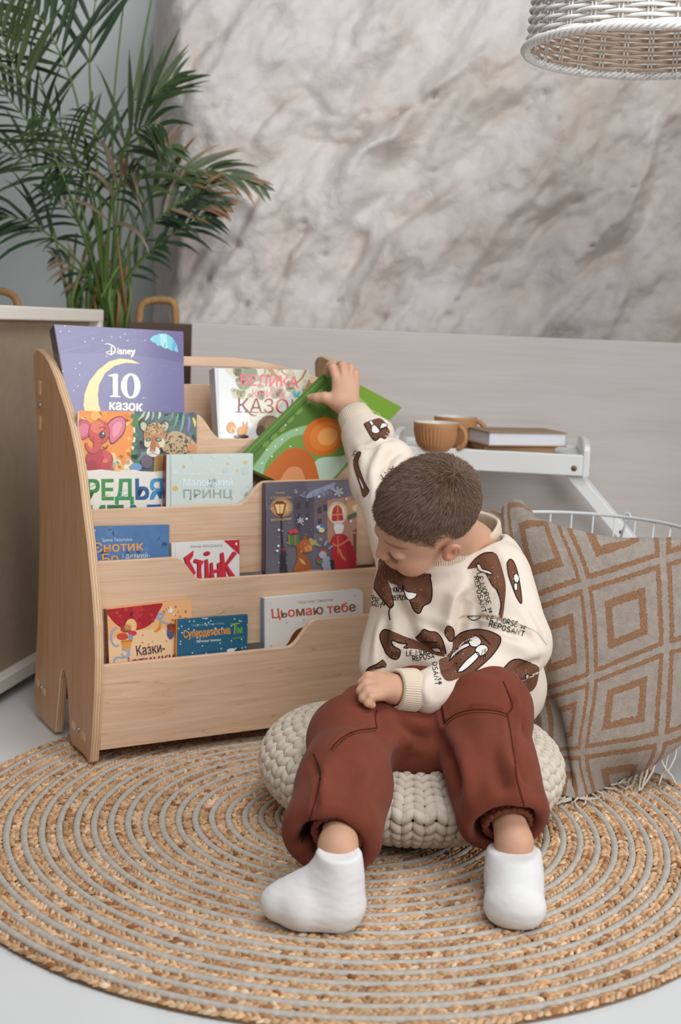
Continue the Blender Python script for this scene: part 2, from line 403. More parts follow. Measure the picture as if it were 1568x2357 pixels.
def make_cabinet():
    e = nz([0.180, 0.984, 0]); nn = np.array([e[1], -e[0], 0]); z = np.array([0, 0, 1.])
    far = PP(233, 713, P(0, 1625, 2.891) * [1, 1, 0] + [0, 0, 0], nn); top = far[2]; far = far * [1, 1, 0]
    L = 1.55; bot = 0.03
    root = thing('cabinet', 'low cabinet with taupe inset side and thick cream frame at the left edge', 'cabinet', far - e * L / 2)
    mw = M_plain('cream_paint', '#e9e2d8', 0.5, 0.4, 0.03, 9); mt = M_plain('taupe_linen', '#a6947f', 0.8, 0.2, 0.05, 40, 0.3, 500, 0.0006)
    D = 0.34; c = far - e * L / 2 - nn * D / 2
    mb = MB(); mb.box(c + z * (bot + top) / 2 - nn * 0.012, [e, nn, z], (L / 2 - 0.004, D / 2 - 0.012, (top - bot) / 2 - 0.004)); build(mb, 'carcass', mt, root, False)
    fc = far - e * L / 2 - nn * 0.010
    def rail(name, cc, h):
        o = build(MB().box(cc, [e, nn, z], h), name, mw, root, False); bevel(o, 0.004, 3); return o
    rail('top_rail', fc + z * (top - 0.016), (L / 2, 0.018, 0.016))
    rail('bottom_rail', fc + z * (bot + 0.017), (L / 2, 0.016, 0.017))
    rail('stile', far - e * 0.014 - nn * 0.010 + z * (top + bot) / 2, (0.014, 0.0165, (top - bot) / 2))
    o = build(MB().box(c + z * (top - 0.012), [e, nn, z], (L / 2, D / 2, 0.012)), 'top_board', mw, root, False); bevel(o, 0.004, 3)
    for s in (0.04, L - 0.04):
        for t in (0.04, D - 0.04):
            build(MB().box(far - e * s - nn * t + z * 0.016, [e, nn, z], (0.02, 0.02, 0.016)), 'foot', mw, root, False)
make_cabinet()

# ------------------------------------------------------------------ round jute rug
def make_rug():
    c = np.array([0.032, 2.269, 0.0]); pitch = 0.0297; nr = 24
    T, F = lobe_template(7, 4, True)
    parts = []
    jute = np.array([hx('#cfa982'), hx('#c49a74'), hx('#d6b694'), hx('#b28560'), hx('#cdab88'), hx('#a06c46'), hx('#dcc3a6')])
    prob = np.array([.24, .2, .17, .1, .18, .05, .06])
    for k in range(1, nr + 1):
        rj = k * pitch - 0.0092 + (0.0 if k < nr else 0.002)
        for s in (-1, 1):
            r = rj + s * 0.0038
            n = max(6, int(2 * math.pi * r / 0.0098))
            th = (np.arange(n) + 0.5 * (s > 0) + nrg.normal(0, .10, n)) * 2 * np.pi / n
            er = np.stack([np.cos(th), np.sin(th), 0 * th], 1); et = np.stack([-np.sin(th), np.cos(th), 0 * th], 1); ez = np.tile([0, 0, 1.], (n, 1))
            sl = 0.55 + nrg.normal(0, .12, n)[:, None]
            ax = et * np.cos(sl) + er * np.sin(sl) * s * -1 + ez * nrg.normal(0, .12, n)[:, None]; ay = er * np.cos(sl) + et * np.sin(sl) * s
            ln = 0.0086 * (1 + nrg.normal(0, .12, n))[:, None]; wd = 0.0040 * (1 + nrg.normal(0, .1, n))[:, None]
            A = np.stack([ax * ln, ay * wd, ez * 0.0052 * (1 + nrg.normal(0, .2, n))[:, None]], 1)
            O = c + er * (r + nrg.normal(0, .0006, n)[:, None]) + ez * (0.0062 + nrg.normal(0, .0008, n)[:, None])
            seg = np.clip(fbm(np.stack([np.cos(th) * 3 * r * 6, np.sin(th) * 3 * r * 6, th * 0 + k * 3.1], 1), 3, 9) * 2.2 + .05, -.5, .5)
            ci = jute[nrg.choice(7, n, p=prob)] * (1 + seg * 0.30 + nrg.normal(0, .08, n))[:, None]
            ci = ci * (1 + np.clip(-seg, 0, 1)[:, None] * np.array([-.03, -.16, -.28]))
            parts.append(scatter(T, F, O, A, np.clip(ci, 0.01, 1)))
    J = cat(parts)
    mj = M_vcol('jute_fibre', 0.75, 0.25, 0.5, 420, 0.0012)
    root = thing('round_rug', 'large round braided jute rug with thin grey rings on the white floor', 'rug', c)
    link_mesh('jute_braid', J[0], J[1], mj, root, True, J[2])
    g1 = np.array(hx('#bdb6ad')); parts = []
    for k in range(1, nr):
        r = k * pitch + 0.0056
        n = max(12, int(2 * math.pi * r / 0.006)); f = int(2 * math.pi * r / 0.016)
        col = lambda th, f=f: g1 * (1 + 0.16 * (np.maximum(0, np.cos(f * th)) ** 6)[:, None] - 0.10 * (np.maximum(0, -np.cos(f * th)) ** 8)[:, None])
        parts.append(ring_tube(c, r, 0.0066, 0.0050, n, 8, lambda th, f=f: 0.0006 * np.cos(f * th), col, 0.0066))
    G = cat(parts)
    link_mesh('grey_cord', G[0], G[1], M_vcol('grey_cotton_cord', 0.85, 0.2, 0.4, 600, 0.0008), root, True, G[2])
    mb = MB(); mb.lathe([(0, 0.0008), (0.711, 0.0008), (0.714, 0.003), (0.711, 0.0052), (0, 0.0052)], c, 160)
    build(mb, 'backing', M_plain('rug_backing', '#8a6848', 0.9), root, False)
make_rug()

# ------------------------------------------------------------------ wicker pendant lamp
def make_lamp():
    Y = 2.75; c0 = P(1494, 128, Y); R = 0.249
    root = thing('pendant_lamp', 'white woven wicker drum lampshade hanging at the top right', 'lamp', c0)
    mw = M_plain('white_wicker', '#e6e4e0', 0.55, 0.35, 0.05, 60)
    ns = 28; parts = []
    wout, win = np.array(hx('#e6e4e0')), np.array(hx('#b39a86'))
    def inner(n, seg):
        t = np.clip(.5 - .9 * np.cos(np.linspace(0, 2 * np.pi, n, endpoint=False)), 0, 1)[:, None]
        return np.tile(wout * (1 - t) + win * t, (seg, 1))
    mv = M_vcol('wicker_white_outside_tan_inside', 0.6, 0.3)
    H = 0.36; nrow = 40; ph = H / nrow
    for i in range(nrow):
        z = 0.016 + i * ph; sg = 1 if i % 2 else -1
        t = z / H; r = R * (0.975 - 0.10 * t)
        jit = nrg.uniform(0, 6.28)
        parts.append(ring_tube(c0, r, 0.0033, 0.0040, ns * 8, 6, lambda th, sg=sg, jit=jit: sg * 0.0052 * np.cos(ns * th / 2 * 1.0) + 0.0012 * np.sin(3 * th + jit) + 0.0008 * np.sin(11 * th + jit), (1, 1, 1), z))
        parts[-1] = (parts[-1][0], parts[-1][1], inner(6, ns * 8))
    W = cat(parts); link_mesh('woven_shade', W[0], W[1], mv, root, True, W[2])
    mb = MB()
    for k in range(ns):
        th = 2 * math.pi * k / ns
        for dx in (-0.004, 0.004):
            pts = []
            for z in np.linspace(0.0, H, 8):
                r = R * (0.975 - 0.10 * z / H); a = th + dx / R
                pts.append(c0 + np.array([r * math.cos(a), r * math.sin(a), z]))
            mb.tube(pts, 0.0024, 5)
    build(mb, 'stakes', mw, root)
    parts = []
    for q in range(4):
        parts.append(ring_tube(c0, R * 1.0, 0.0046, 0.0040, 240, 6, lambda th, q=q: 0.0055 * np.cos(ns * th + q * math.pi / 2), (1, 1, 1), 0.0))
        v = parts[-1][0]; a = np.arctan2(v[:, 1] - c0[1], v[:, 0] - c0[0]); v[:, 2] += 0.0055 * np.sin(ns * a + q * math.pi / 2) + 0.006
    W = cat(parts); link_mesh('rim', W[0], W[1], mw, root, True)
    W = cat([ring_tube(c0, R * 0.875, 0.006, 0.005, 120, 6, None, (1, 1, 1), H)]); link_mesh('top_ring', W[0], W[1], mw, root, True)
    mb = MB()
    for k in range(3):
        a = k * 2.094; mb.tube([c0 + np.array([0, 0, H]), c0 + np.array([0.218 * math.cos(a), 0.218 * math.sin(a), H])], 0.003, 6)
    mb.tube([c0 + np.array([0, 0, H - 0.05]), c0 + np.array([0, 0, 1.5])], 0.004, 8)
    build(mb, 'cord', mw, root)
    mb = MB(); mb.lathe([(0, -0.05), (0.02, -0.05), (0.022, 0), (0.02, 0.06), (0, 0.06)], c0 + np.array([0, 0, H - 0.02]), 20)
    build(mb, 'lamp_holder', mw, root)
make_lamp()
# ------------------------------------------------------------------ palm in a basket
def make_palm():
    Yp = 3.70; base = P(245, 735, Yp); bx = np.array([base[0], Yp, 0.0])
    # basket
    mk = M_plain('seagrass', '#a98257', 0.8, 0.2, 0.15, 60)
    cb = np.array([P(190, 800, Yp)[0], Yp, 0.0])
    rb = thing('basket_planter', 'brown woven basket with two rope handles holding the palm behind the shelf', 'basket', cb)
    parts = []
    for i in range(46):
        z = 0.012 + i * 0.0172; r = 0.150 + 0.022 * math.sin(z / 0.8 * 2.2)
        parts.append(ring_tube(cb, r, 0.008, 0.0095, 120, 6, lambda th, i=i: 0.003 * np.cos(30 * th + (i % 2) * math.pi), (1, 1, 1), z))
    W = cat(parts); link_mesh('woven_body', W[0], W[1], mk, rb)
    mb = MB(); mb.lathe([(0, 0.006), (0.16, 0.006), (0.16, 0.02), (0, 0.02)], cb, 40); build(mb, 'base', mk, rb, False)
    for s, pxs in ((1, [(322, 850), (318, 770), (322, 703), (345, 691), (385, 690), (404, 698), (406, 770), (404, 850)]),
                   (-1, [(-40, 850), (-42, 720), (-30, 682), (0, 668), (30, 678), (42, 700), (45, 760), (46, 850)])):
        pts = [P(x, y, Yp - 0.03) for x, y in pxs]
        pts = np.array(pts); 
        # arch bridging the rim, set on the outer wall
        t = np.linspace(0, 1, 40); idx = t * (len(pts) - 1); i0 = np.minimum(idx.astype(int), len(pts) - 2); fr = (idx - i0)[:, None]
        q = pts[i0] * (1 - fr) + pts[i0 + 1] * fr
        for _ in range(4): q[1:-1] = (q[:-2] + 2 * q[1:-1] + q[2:]) / 4
        mb = MB(); mb.tube(q, 0.0105 + 0.0012 * np.sin(np.arange(40) * 2.2), 10); build(mb, 'handle', mk, rb)
    # soil
    root = thing('potted_palm', 'tall green areca palm with long arching fronds in the back left corner', 'plant', np.array([bx[0], Yp, 0.70]))
    mb = MB(); mb.lathe([(0, 0.0), (0.15, 0.0), (0.15, 0.03), (0.08, 0.035), (0, 0.035)], np.array([cb[0], Yp, 0.70]), 32); build(mb, 'soil', M_plain('potting_soil', '#3d2e24', 0.95), root)
    ml = M_vcol('palm_leaf', 0.45, 0.45)
    G = [np.array(hx(c)) for c in ('#35492c', '#2d4129', '#3f522f', '#293d28', '#4a5b36')]
    BR = np.array(hx('#8f6440')); DEAD = np.array(hx('#8d7963'))
    def frond(px, depth, L, n=15, start=0.42, wid=0.013, tipbrown=0.0, dead=0.0, droop=0.35, seed=0, spread=1.0, rr=0.0045):
        r = random.Random(seed)
        ctrl = np.array([P(x, y, Yp + d) for (x, y), d in zip(px, depth)])
        t = np.linspace(0, 1, 48); k = len(ctrl); idx = t * (k - 1); i0 = np.minimum(idx.astype(int), k - 2); fr = (idx - i0)[:, None]
        q = ctrl[i0] * (1 - fr) + ctrl[i0 + 1] * fr
        for _ in range(40): q[1:-1] = (q[:-2] + 2 * q[1:-1] + q[2:]) / 4
        tang = nzr(np.gradient(q, axis=0))
        mb = MB(); g = G[r.randrange(5)]; gs = np.array(hx('#5f7a3c')) * r.uniform(0.75, 1.1)
        mb.tube(q, np.linspace(rr, 0.0014, 48), 6, gs)
        n = max(4, int(n * .8))
        for j in range(n):
            s = start + (1 - start) * (j + 0.4) / n; ii = min(47, int(s * 47))
            T = tang[ii]; o = q[ii]
            side = nz(np.cross(T, np.array([0, -1.0, 0.25]) + np.array([r.uniform(-.3, .3), 0, r.uniform(-.2, .2)])))
            env = math.sin(math.pi * min(1, 0.22 + 0.78 * (j + 0.5) / n) ** 0.8) * 0.75 + 0.3
            for sg in (-1, 1):
                if r.random() < 0.06: continue
                ll = L * env * r.uniform(0.8, 1.12)
                fwd = 0.75 + 0.9 * (j / n)
                D = nz(T * fwd + side * sg * spread * r.uniform(.75, 1.1) + np.array([0, r.uniform(-.35, .2), r.uniform(-.1, .15)]))
                m_ = 7; pts = [o]; d = D.copy()
                for a in range(m_):
                    d = nz(d + np.array([0, 0, -droop * r.uniform(.6, 1.4) / m_ * (1 + a * .25)])); pts.append(pts[-1] + d * ll / m_)
                pts = np.array(pts); tn = nzr(np.gradient(pts, axis=0)); nrm = nzr(np.cross(tn, np.tile(side * 0.3 + np.array([0, -.8, .5]), (len(pts), 1))))
                w = wid * r.uniform(.8, 1.15) * np.array([0.25, 0.75, 1.0, 1.0, 0.85, 0.62, 0.36, 0.04]) / 2
                up = np.cross(nrm, tn) * 0.25
                V = np.concatenate([pts + nrm * w[:, None] + up * w[:, None], pts, pts - nrm * w[:, None] + up * w[:, None]])
                F = []
                for a in range(m_):
                    F += [(a, a + 1, m_ + 1 + a + 1, m_ + 1 + a), (m_ + 1 + a, m_ + 2 + a, 2 * (m_ + 1) + a + 1, 2 * (m_ + 1) + a)]
                cc = np.tile(g * r.uniform(.75, 1.2), (m_ + 1, 1))
                if r.random() < dead: cc[:] = DEAD * r.uniform(.6, 1)
                elif r.random() < tipbrown: cc[5:] = BR * r.uniform(.7, 1.1); cc[4] = (cc[4] + BR) / 2
                mb.add(V, F, np.tile(cc, (3, 1)))
        build(mb, 'frond', ml, root)
    B = (245, 745)
    S = dict
    fr_ = [
        ([B, (225, 500), (180, 205), (110, 60), (20, -60)], (0, -.1, -.2, -.25, -.3), .27, dict(n=14, start=.55, wid=.0165, droop=.25)),
        ([B, (268, 520), (252, 300), (285, 0), (300, -120)], (0, 0, -.05, -.05, -.05), .12, dict(n=4, start=.9)),
        ([B, (285, 480), (300, 240), (350, 0), (365, -110)], (0, 0, -.05, -.1, -.1), .12, dict(n=4, start=.92, rr=.006)),
        ([B, (285, 560), (350, 420), (470, 375), (610, 435)], (0, 0, -.02, -.02, 0), .16, dict(n=22, start=.45, tipbrown=.5, droop=.3, spread=.6)),
        ([B, (268, 520), (285, 300), (330, 230), (410, 170)], (0, .0, -.02, -.04, -.05), .19, dict(n=12, start=.6, droop=.15, spread=.55)),
        ([B, (285, 600), (360, 500), (440, 445), (530, 470)], (0, -.02, -.05, -.05, -.05), .13, dict(n=16, start=.5, tipbrown=.7, dead=.12, droop=.3, spread=.7)),
        ([B, (300, 620), (370, 560), (440, 505), (500, 500)], (0, -.02, -.04, -.05, -.05), .15, dict(n=9, start=.5, droop=.5, spread=.6)),
        ([B, (195, 520), (75, 240), (30, 150), (-10, 40)], (0, -.2, -.3, -.35, -.4), .22, dict(n=11, start=.6, wid=.015, droop=.2)),
        ([B, (180, 480), (100, 330), (30, 230), (-50, 160)], (0, -.05, -.1, -.15, -.2), .20, dict(n=14, start=.5, droop=.4)),
        ([B, (205, 620), (120, 545), (60, 500), (-30, 495)], (0, -.08, -.15, -.2, -.25), .20, dict(n=12, start=.5, wid=.015, droop=.6, spread=.7)),
        ([B, (225, 520), (190, 380), (140, 290), (80, 260)], (0, -.1, -.2, -.3, -.38), .20, dict(n=14, start=.5, droop=.5)),
        ([B, (250, 480), (275, 340), (330, 280), (380, 290)], (0, -.05, -.12, -.2, -.25), .20, dict(n=13, start=.5, droop=.45)),
        ([B, (235, 560), (215, 430), (170, 380), (110, 390)], (0, -.05, -.1, -.2, -.25), .20, dict(n=13, start=.45, droop=.6)),
        ([B, (215, 560), (130, 420), (50, 350), (-40, 350)], (0, 0, .05, .08, .1), .20, dict(n=14, start=.5, droop=.5)),
        ([B, (265, 560), (310, 430), (350, 360), (400, 330)], (0, -.02, -.04, -.06, -.06), .17, dict(n=12, start=.5, dead=.3, droop=.6)),
        ([B, (245, 560), (260, 420), (240, 330), (200, 250)], (0, .05, .08, .1, .12), .2, dict(n=13, start=.45, droop=.4)),
        ([B, (240, 600), (255, 470), (290, 400), (320, 390)], (0, -.06, -.15, -.22, -.3), .17, dict(n=12, start=.4, dead=.45, droop=.9)),
        ([B, (225, 640), (200, 540), (150, 470), (90, 440)], (0, .03, .06, .08, .1), .17, dict(n=10, start=.4, droop=.7)),
        ([B, (280, 650), (320, 600), (350, 570), (375, 560)], (0, 0, -.02, -.04, -.05), .10, dict(n=8, start=.3, droop=.4)),
        ([B, (215, 660), (180, 620), (150, 600), (120, 590)], (0, -.02, -.05, -.05, -.05), .09, dict(n=8, start=.3, dead=.5, droop=.6)),
        ([B, (200, 500), (110, 250), (60, 60), (10, -30)], (0, 0, 0, 0, 0), .2, dict(n=10, start=.5, droop=.2)),
        ([B, (230, 420), (200, 170), (215, 20), (240, -110)], (0, -.03, -.1, -.1, -.1), .24, dict(n=10, start=.55, wid=.0165, droop=.15, spread=.6)),
        ([B, (280, 620), (340, 520), (400, 470), (470, 430)], (0, -.02, -.03, -.05, -.05), .14, dict(n=12, start=.4, droop=.4)),
    ]
    for i, (px, dp, L, kw) in enumerate(fr_): frond(px, dp, L, seed=i + 3, **kw)
    mb = MB(); r = random.Random(5)
    for k in range(22):
        x = r.uniform(160, 300); q = [P(x, 800, Yp + r.uniform(-.06, .06)), P(x + r.uniform(-20, 20), 690, Yp + r.uniform(-.06, .06)), P(x + r.uniform(-40, 40), r.uniform(520, 640), Yp + r.uniform(-.08, .08))]
        mb.tube(q, [0.006, 0.0055, 0.003], 6, np.array(hx(r.choice(['#5f7a3c', '#6c7a42', '#86663f', '#4a6431']))))
    for k in range(5):
        x = 205 + 18 * k; mb.tube([P(x, 830, Yp), P(x, 700, Yp), P(x + r.uniform(-8, 8), 600, Yp)], [0.013, 0.012, 0.006], 8, np.array(hx('#63743c')))
    build(mb, 'stem', ml, root)
make_palm()
# ------------------------------------------------------------------ bookshelf (local frame: u width, s depth, z up)
SA = math.radians(29.7); SU = np.array([math.cos(SA), math.sin(SA), 0]); SV = np.array([-SU[1], SU[0], 0]); SO = np.array([-.471, 2.478, 0.0]); ZZ = np.array([0, 0, 1.])
def SW(u, s, z): return SO + SU * u + SV * s + ZZ * z
SHELF_W = 0.712
SIDE = [(.424, .796), (.414, .808), (.397, .8125), (.379, .812), (.341, .803), (.31, .790), (.282, .772), (.258, .756), (.235, .735), (.189, .697), (.157, .662), (.122, .615), (.096, .565), (.072, .505), (.045, .445), (.017, .365), (-.003, .292), (-.010, .228), (-.008, .159), (.003, .068), (.012, .012), (.022, .004),
        (.034, .009), (.050, .012), (.125, .012), (.139, .016), (.147, .045), (.156, .09), (.168, .135), (.178, .150), (.192, .155), (.203, .150), (.213, .130), (.219, .098), (.232, .046), (.241, .004), (.252, .000), (.270, .000), (.380, .004), (.392, .02), (.399, .06), (.393, .11), (.381, .20), (.372, .319), (.368, .394), (.369, .458), (.378, .566), (.398, .665), (.418, .755)]
def make_shelf():
    rot = (0, 0, -SA)
    wb = wood_mat('birch_board', '#e6c5a9', '#e1bd9e', '#cda480', 0.42, 0, 1.0, rot)
    wv = wood_mat('birch_side_shaded', '#cfa684', '#c99d79', '#b58863', 0.42, 2, 1.0, rot)  # same birch as the boards, darkened: shade of the sides put into the colour
    pe = ply_edge_mat()
    root = thing('bookshelf', 'birch plywood display bookshelf with stepped front boards holding picture books', 'bookshelf', SW(.35, .2, 0))
    mt = M_plain('zinc_bolt', '#9fb0bd', 0.3, 0.5, metal=0.9)
    sides = []
    for u0 in (0.0, SHELF_W - 0.018):
        mb = MB(); mb.prism(SIDE, SW(u0, 0, 0.006), SV, ZZ, SU, 0.018, m=0, medge=1, bev=0.0022)
        o = build(mb, 'side_panel', [wv, pe], root, False); sides.append(o)
    # finger joints and bolts seen on the outer face
    def outer(par, u, sg, kind, s, z, w, h, tilt=0.0):
        e1 = SV * math.cos(tilt) + ZZ * math.sin(tilt); e2 = -SV * math.sin(tilt) + ZZ * math.cos(tilt)
        if kind == 'tenon':
            o = build(MB().box(SW(u, s, z) + SU * sg * 0.0003, [SU, e1, e2], (0.0012, w / 2, h / 2)), 'tenon', pe if False else wb, par, False); bevel(o, 0.0004)
        else:
            mb = MB(); mb.lathe([(0, .0028), (.0042, .0028), (.0056, .0020), (.0060, 0), (.0060, -.002)], SW(u, s, z), 20, ax=(SV, ZZ, SU * sg)); build(mb, 'bolt', mt, par)
    for par, u, sg in ((sides[0], 0.0, -1), (sides[1], SHELF_W, 1)):
        for s, z, w, h in ((.372, .737, .018, .030), (.368, .662, .018, .030), (.372, .085, .02, .016), (.326, .077, .02, .016), (.118, .062, .022, .016), (.054, .058, .022, .016)):
            outer(par, u, sg, 'tenon', s, z, w, h)
        for s, z in ((.371, .700), (.349, .080), (.088, .062)): outer(par, u, sg, 'bolt', s, z, 0, 0)
    L, R = 0.018, SHELF_W - 0.018
    def step(a, b, zl, zr):           # smooth S between two heights
        pr = lambda t: t * t * t * (t * (t * 6 - 15) + 10)
        return [(a + (b - a) * t, zl + (zr - zl) * pr(t)) for t in np.linspace(0, 1, 25)]
    def board(name, s, zb, prof, th=0.012):
        poly = [(L, zb)] + prof + [(R, zb)]
        mb = MB(); mb.prism(poly, SW(0, s, 0), SU, ZZ, SV, th, bev=0.0018)
        return build(mb, name, wb, root, False)
    board('front_board', .008, .040, [(L, .214)] + step(.425, .505, .214, .270) + [(R, .270)])
    board('front_board', .060, .215, [(L, .412)] + step(.188, .257, .412, .362) + [(R, .362)])
    board('front_board', .105, .360, [(L, .5095)] + step(.345, .420, .5095, .558) + [(R, .558)])
    board('front_board', .170, .500, [(L, .697)] + step(.270, .345, .697, .643) + [(R, .643)])
    # back rails
    arc = [(u, .812 - .055 * max(0, (u - .42) / .28) ** 1.7) for u in np.linspace(.30, R, 22)]
    arc = [(u, .812 - .055 * max(0, (.29 - u) / .28) ** 1.7) for u in np.linspace(L, .29, 18)] + arc
    mb = MB(); mb.prism([(L, arc[0][1] - .021)] + arc + [(R, arc[-1][1] - .021)] + [(u, z - .021) for u, z in arc[::-1]][1:-1], SW(0, .338, 0), SU, ZZ, SV, .014, bev=.0018)
    build(mb, 'top_rail', wb, root, False)
    def plank(name, s, z, hs, hz):
        o = build(MB().box(SW((L + R) / 2, s, z), [SU, SV, ZZ], ((R - L) / 2, hs, hz)), name, wb, root, False); bevel(o, .0015); return o
    plank('back_rail', .352, .672, .006, .078)
    plank('back_rail', .335, .075, .006, .022)
    for sf, sb, zf in ((.022, .20, .050), (.073, .25, .232), (.118, .25, .378), (.183, .345, .560)):
        plank('tier_floor', (sf + sb) / 2, zf, (sb - sf) / 2, .005)
make_shelf()

# ------------------------------------------------------------------ printed covers
TM = {}
def text_mesh(s, bold=0.0, shear=0.0, res=3):
    bold = 0.0
    if (s, shear) in TM: return TM[(s, shear)]
    if chr(0x44c) in s:                # soft sign: small copy of the capital, set into the word letter by letter
        sub = s.replace(chr(0x44c), 'в'); V = []; F = []; n = 0
        for k, ch in enumerate(s):
            if ch == ' ': continue
            v, f = text_mesh(sub[k], 0, shear)
            if ch != sub[k]:
                w, g = text_mesh('Ь', 0, shear); lo, hi = v.min(0), v.max(0); v = (w - w.min(0)) / (w.max(0) - w.min(0)) * (hi - lo) + lo; f = g
            else: v = v.copy()
            if k: v = v + np.array([text_mesh(sub[:k + 1], 0, shear)[0][:, 0].max() - text_mesh(sub[k], 0, shear)[0][:, 0].max(), 0])
            V.append(v); F += [tuple(i + n for i in q) for q in f]; n += len(v)
        TM[(s, shear)] = (np.concatenate(V), F); return TM[(s, shear)]
    cu = bpy.data.curves.new('t', 'FONT'); cu.body = s; cu.size = 1.0; cu.resolution_u = res; cu.offset = bold; cu.shear = shear
    cu.fill_mode = 'FRONT' if hasattr(cu, 'fill_mode') else cu.fill_mode
    o = bpy.data.objects.new('t', cu); COL.objects.link(o)
    dg = bpy.context.evaluated_depsgraph_get(); me = bpy.data.meshes.new_from_object(o.evaluated_get(dg))
    v = np.array([x.co[:2] for x in me.vertices]).reshape(-1, 2); f = [tuple(p.vertices) for p in me.polygons]
    bpy.data.objects.remove(o, do_unlink=True); bpy.data.curves.remove(cu); bpy.data.meshes.remove(me)
    TM[(s, shear)] = (v, f); return v, f
def catmull(pts, n=6, closed=True):
    p = np.asarray(pts, float); k = len(p); out = []
    for i in range(k if closed else k - 1):
        g = (lambda j: p[j % k]) if closed else (lambda j: p[min(max(j, 0), k - 1)])
        a, b, c, d = g(i - 1), g(i), g(i + 1), g(i + 2)
        for t in np.arange(n) / n:
            out.append(0.5 * (2 * b + (c - a) * t + (2 * a - 5 * b + 4 * c - d) * t * t + (3 * b - a - 3 * c + d) * t ** 3))
    if not closed: out.append(p[-1])
    return np.array(out)
def thick_line(pts, w):
    p = np.asarray(pts, float); t = nzr(np.gradient(p, axis=0)); nn = np.stack([-t[:, 1], t[:, 0]], 1)
    w = np.broadcast_to(np.asarray(w, float), (len(p),))[:, None] / 2
    return p + nn * w, p - nn * w
def clip_poly(poly, clip):
    out = list(poly); k = len(clip)
    for i in range(k):
        a, b = clip[i], clip[(i + 1) % k]; inp = out; out = []
        def side(p): return (b[0] - a[0]) * (p[1] - a[1]) - (b[1] - a[1]) * (p[0] - a[0])
        for j in range(len(inp)):
            p, q = inp[j - 1], inp[j]; sp, sq = side(p), side(q)
            if (sp >= 0) != (sq >= 0):
                t = sp / (sp - sq); out.append((p[0] + t * (q[0] - p[0]), p[1] + t * (q[1] - p[1])))
            if sq >= 0: out.append(q)
        if not out: return []
    return out
class Cover:
    """flat printed artwork on a book cover, drawn in photo coordinates on the cover's plane"""
    def __init__(s, o, ex, ey, en, clip):
        s.o, s.ex, s.ey, s.en = o, ex, ey, en; s.clip = [tuple(c) for c in clip]
        ar = sum(s.clip[i - 1][0] * s.clip[i][1] - s.clip[i][0] * s.clip[i - 1][1] for i in range(len(s.clip)))
        if ar < 0: s.clip = s.clip[::-1]
        s.mb = MB(); s.z = 0.0001; s.T = (0, 0, 1.0)
    def xf(s, p):
        d = ray(s.T[0] + p[0] / s.T[2], s.T[1] + p[1] / s.T[2]); w = CP + d * (np.dot(s.o - CP, s.en) / np.dot(d, s.en)) - s.o
        return (np.dot(w, s.ex), np.dot(w, s.ey))
    def tri(s, pts2, faces, col):
        s.z += 0.000035; V = []; F = []
        for f in faces:
            q = clip_poly([pts2[i] for i in f], s.clip)
            if len(q) < 3: continue
            b = len(V); V += [s.o + s.ex * x + s.ey * y + s.en * s.z for x, y in q]; F.append(tuple(range(b, b + len(q))))
        if V:
            nrm = np.cross(V[F[0][1]] - V[F[0][0]], V[F[0][2]] - V[F[0][0]])
            if np.dot(nrm, s.en) < 0: F = [f[::-1] for f in F]
            s.mb.add(V, F, hx(col))
    def poly(s, pts, col, smooth=0):
        p = catmull(pts, smooth) if smooth else np.asarray(pts, float)
        q = [s.xf(x) for x in p]
        s.tri(q, [tuple(t) for t in tessellate_polygon([[Vector((a, b, 0)) for a, b in q]])], col); return s
    def ell(s, cx, cy, rx, ry, col, rot=0.0, n=20):
        c, d = math.cos(rot), math.sin(rot)
        return s.poly([(cx + rx * math.cos(a) * c - ry * math.sin(a) * d, cy + rx * math.cos(a) * d + ry * math.sin(a) * c) for a in np.linspace(0, 2 * math.pi, n, endpoint=False)], col)
    def line(s, pts, w, col, smooth=5):
        p = catmull(pts, smooth, False) if smooth and len(pts) > 2 else np.asarray(pts, float)
        if np.ndim(w) == 1: w = np.interp(np.linspace(0, 1, len(p)), np.linspace(0, 1, len(w)), w)
        a, b = thick_line(p, w); k = len(p)
        q = [s.xf(x) for x in a] + [s.xf(x) for x in b]
        s.tri(q, [(i, i + 1, k + i + 1, k + i) for i in range(k - 1)], col); return s
    def text(s, t, p0, p1, h, col, bold=0.0, shear=0.0, up=None, cols=None, ref=None):
        """text from p0 to p1 (baseline ends), capital height h, all in the current crop frame"""
        p0 = np.array(p0, float); p1 = np.array(p1, float); d = nz(p1 - p0); u = np.array([d[1], -d[0]]) if up is None else nz(up)
        cap = 0.73; V, F = text_mesh(t, 0, shear); x0, x1 = V[:, 0].min(), V[:, 0].max()
        sh = [(0, 0)] if bold < .006 else [(-bold, -bold * .7), (bold, -bold * .7), (-bold, bold * .7), (bold, bold * .7), (0, 0)]
        def put(v, f, col, dx=0.0):
            for a, b in sh:
                s.tri([s.xf(p0 + (p1 - p0) * (x + dx + a - x0) / (x1 - x0) + u * (y + b) * h / cap) for x, y in v], f, col)
        if cols is None: put(V, F, col)
        else:
            z0 = s.z
            for k in range(len(t)):
                if t[k] == ' ': continue
                s.z = z0; v, f = text_mesh(t[k], 0, shear)
                put(v, f, cols[k], text_mesh(t[:k + 1], 0, shear)[0][:, 0].max() - v[:, 0].max())
        return s
    def dots(s, pts, r, col, n=8):
        for x, y in pts: s.ell(x, y, r, r, col, n=n); s.z -= 0.000035
        s.z += 0.000035; return s
    def star(s, x, y, r, col, n=5, rin=0.45, rot=-1.57):
        return s.poly([(x + (r if k % 2 == 0 else r * rin) * math.cos(rot + math.pi * k / n), y + (r if k % 2 == 0 else r * rin) * math.sin(rot + math.pi * k / n)) for k in range(2 * n)], col)
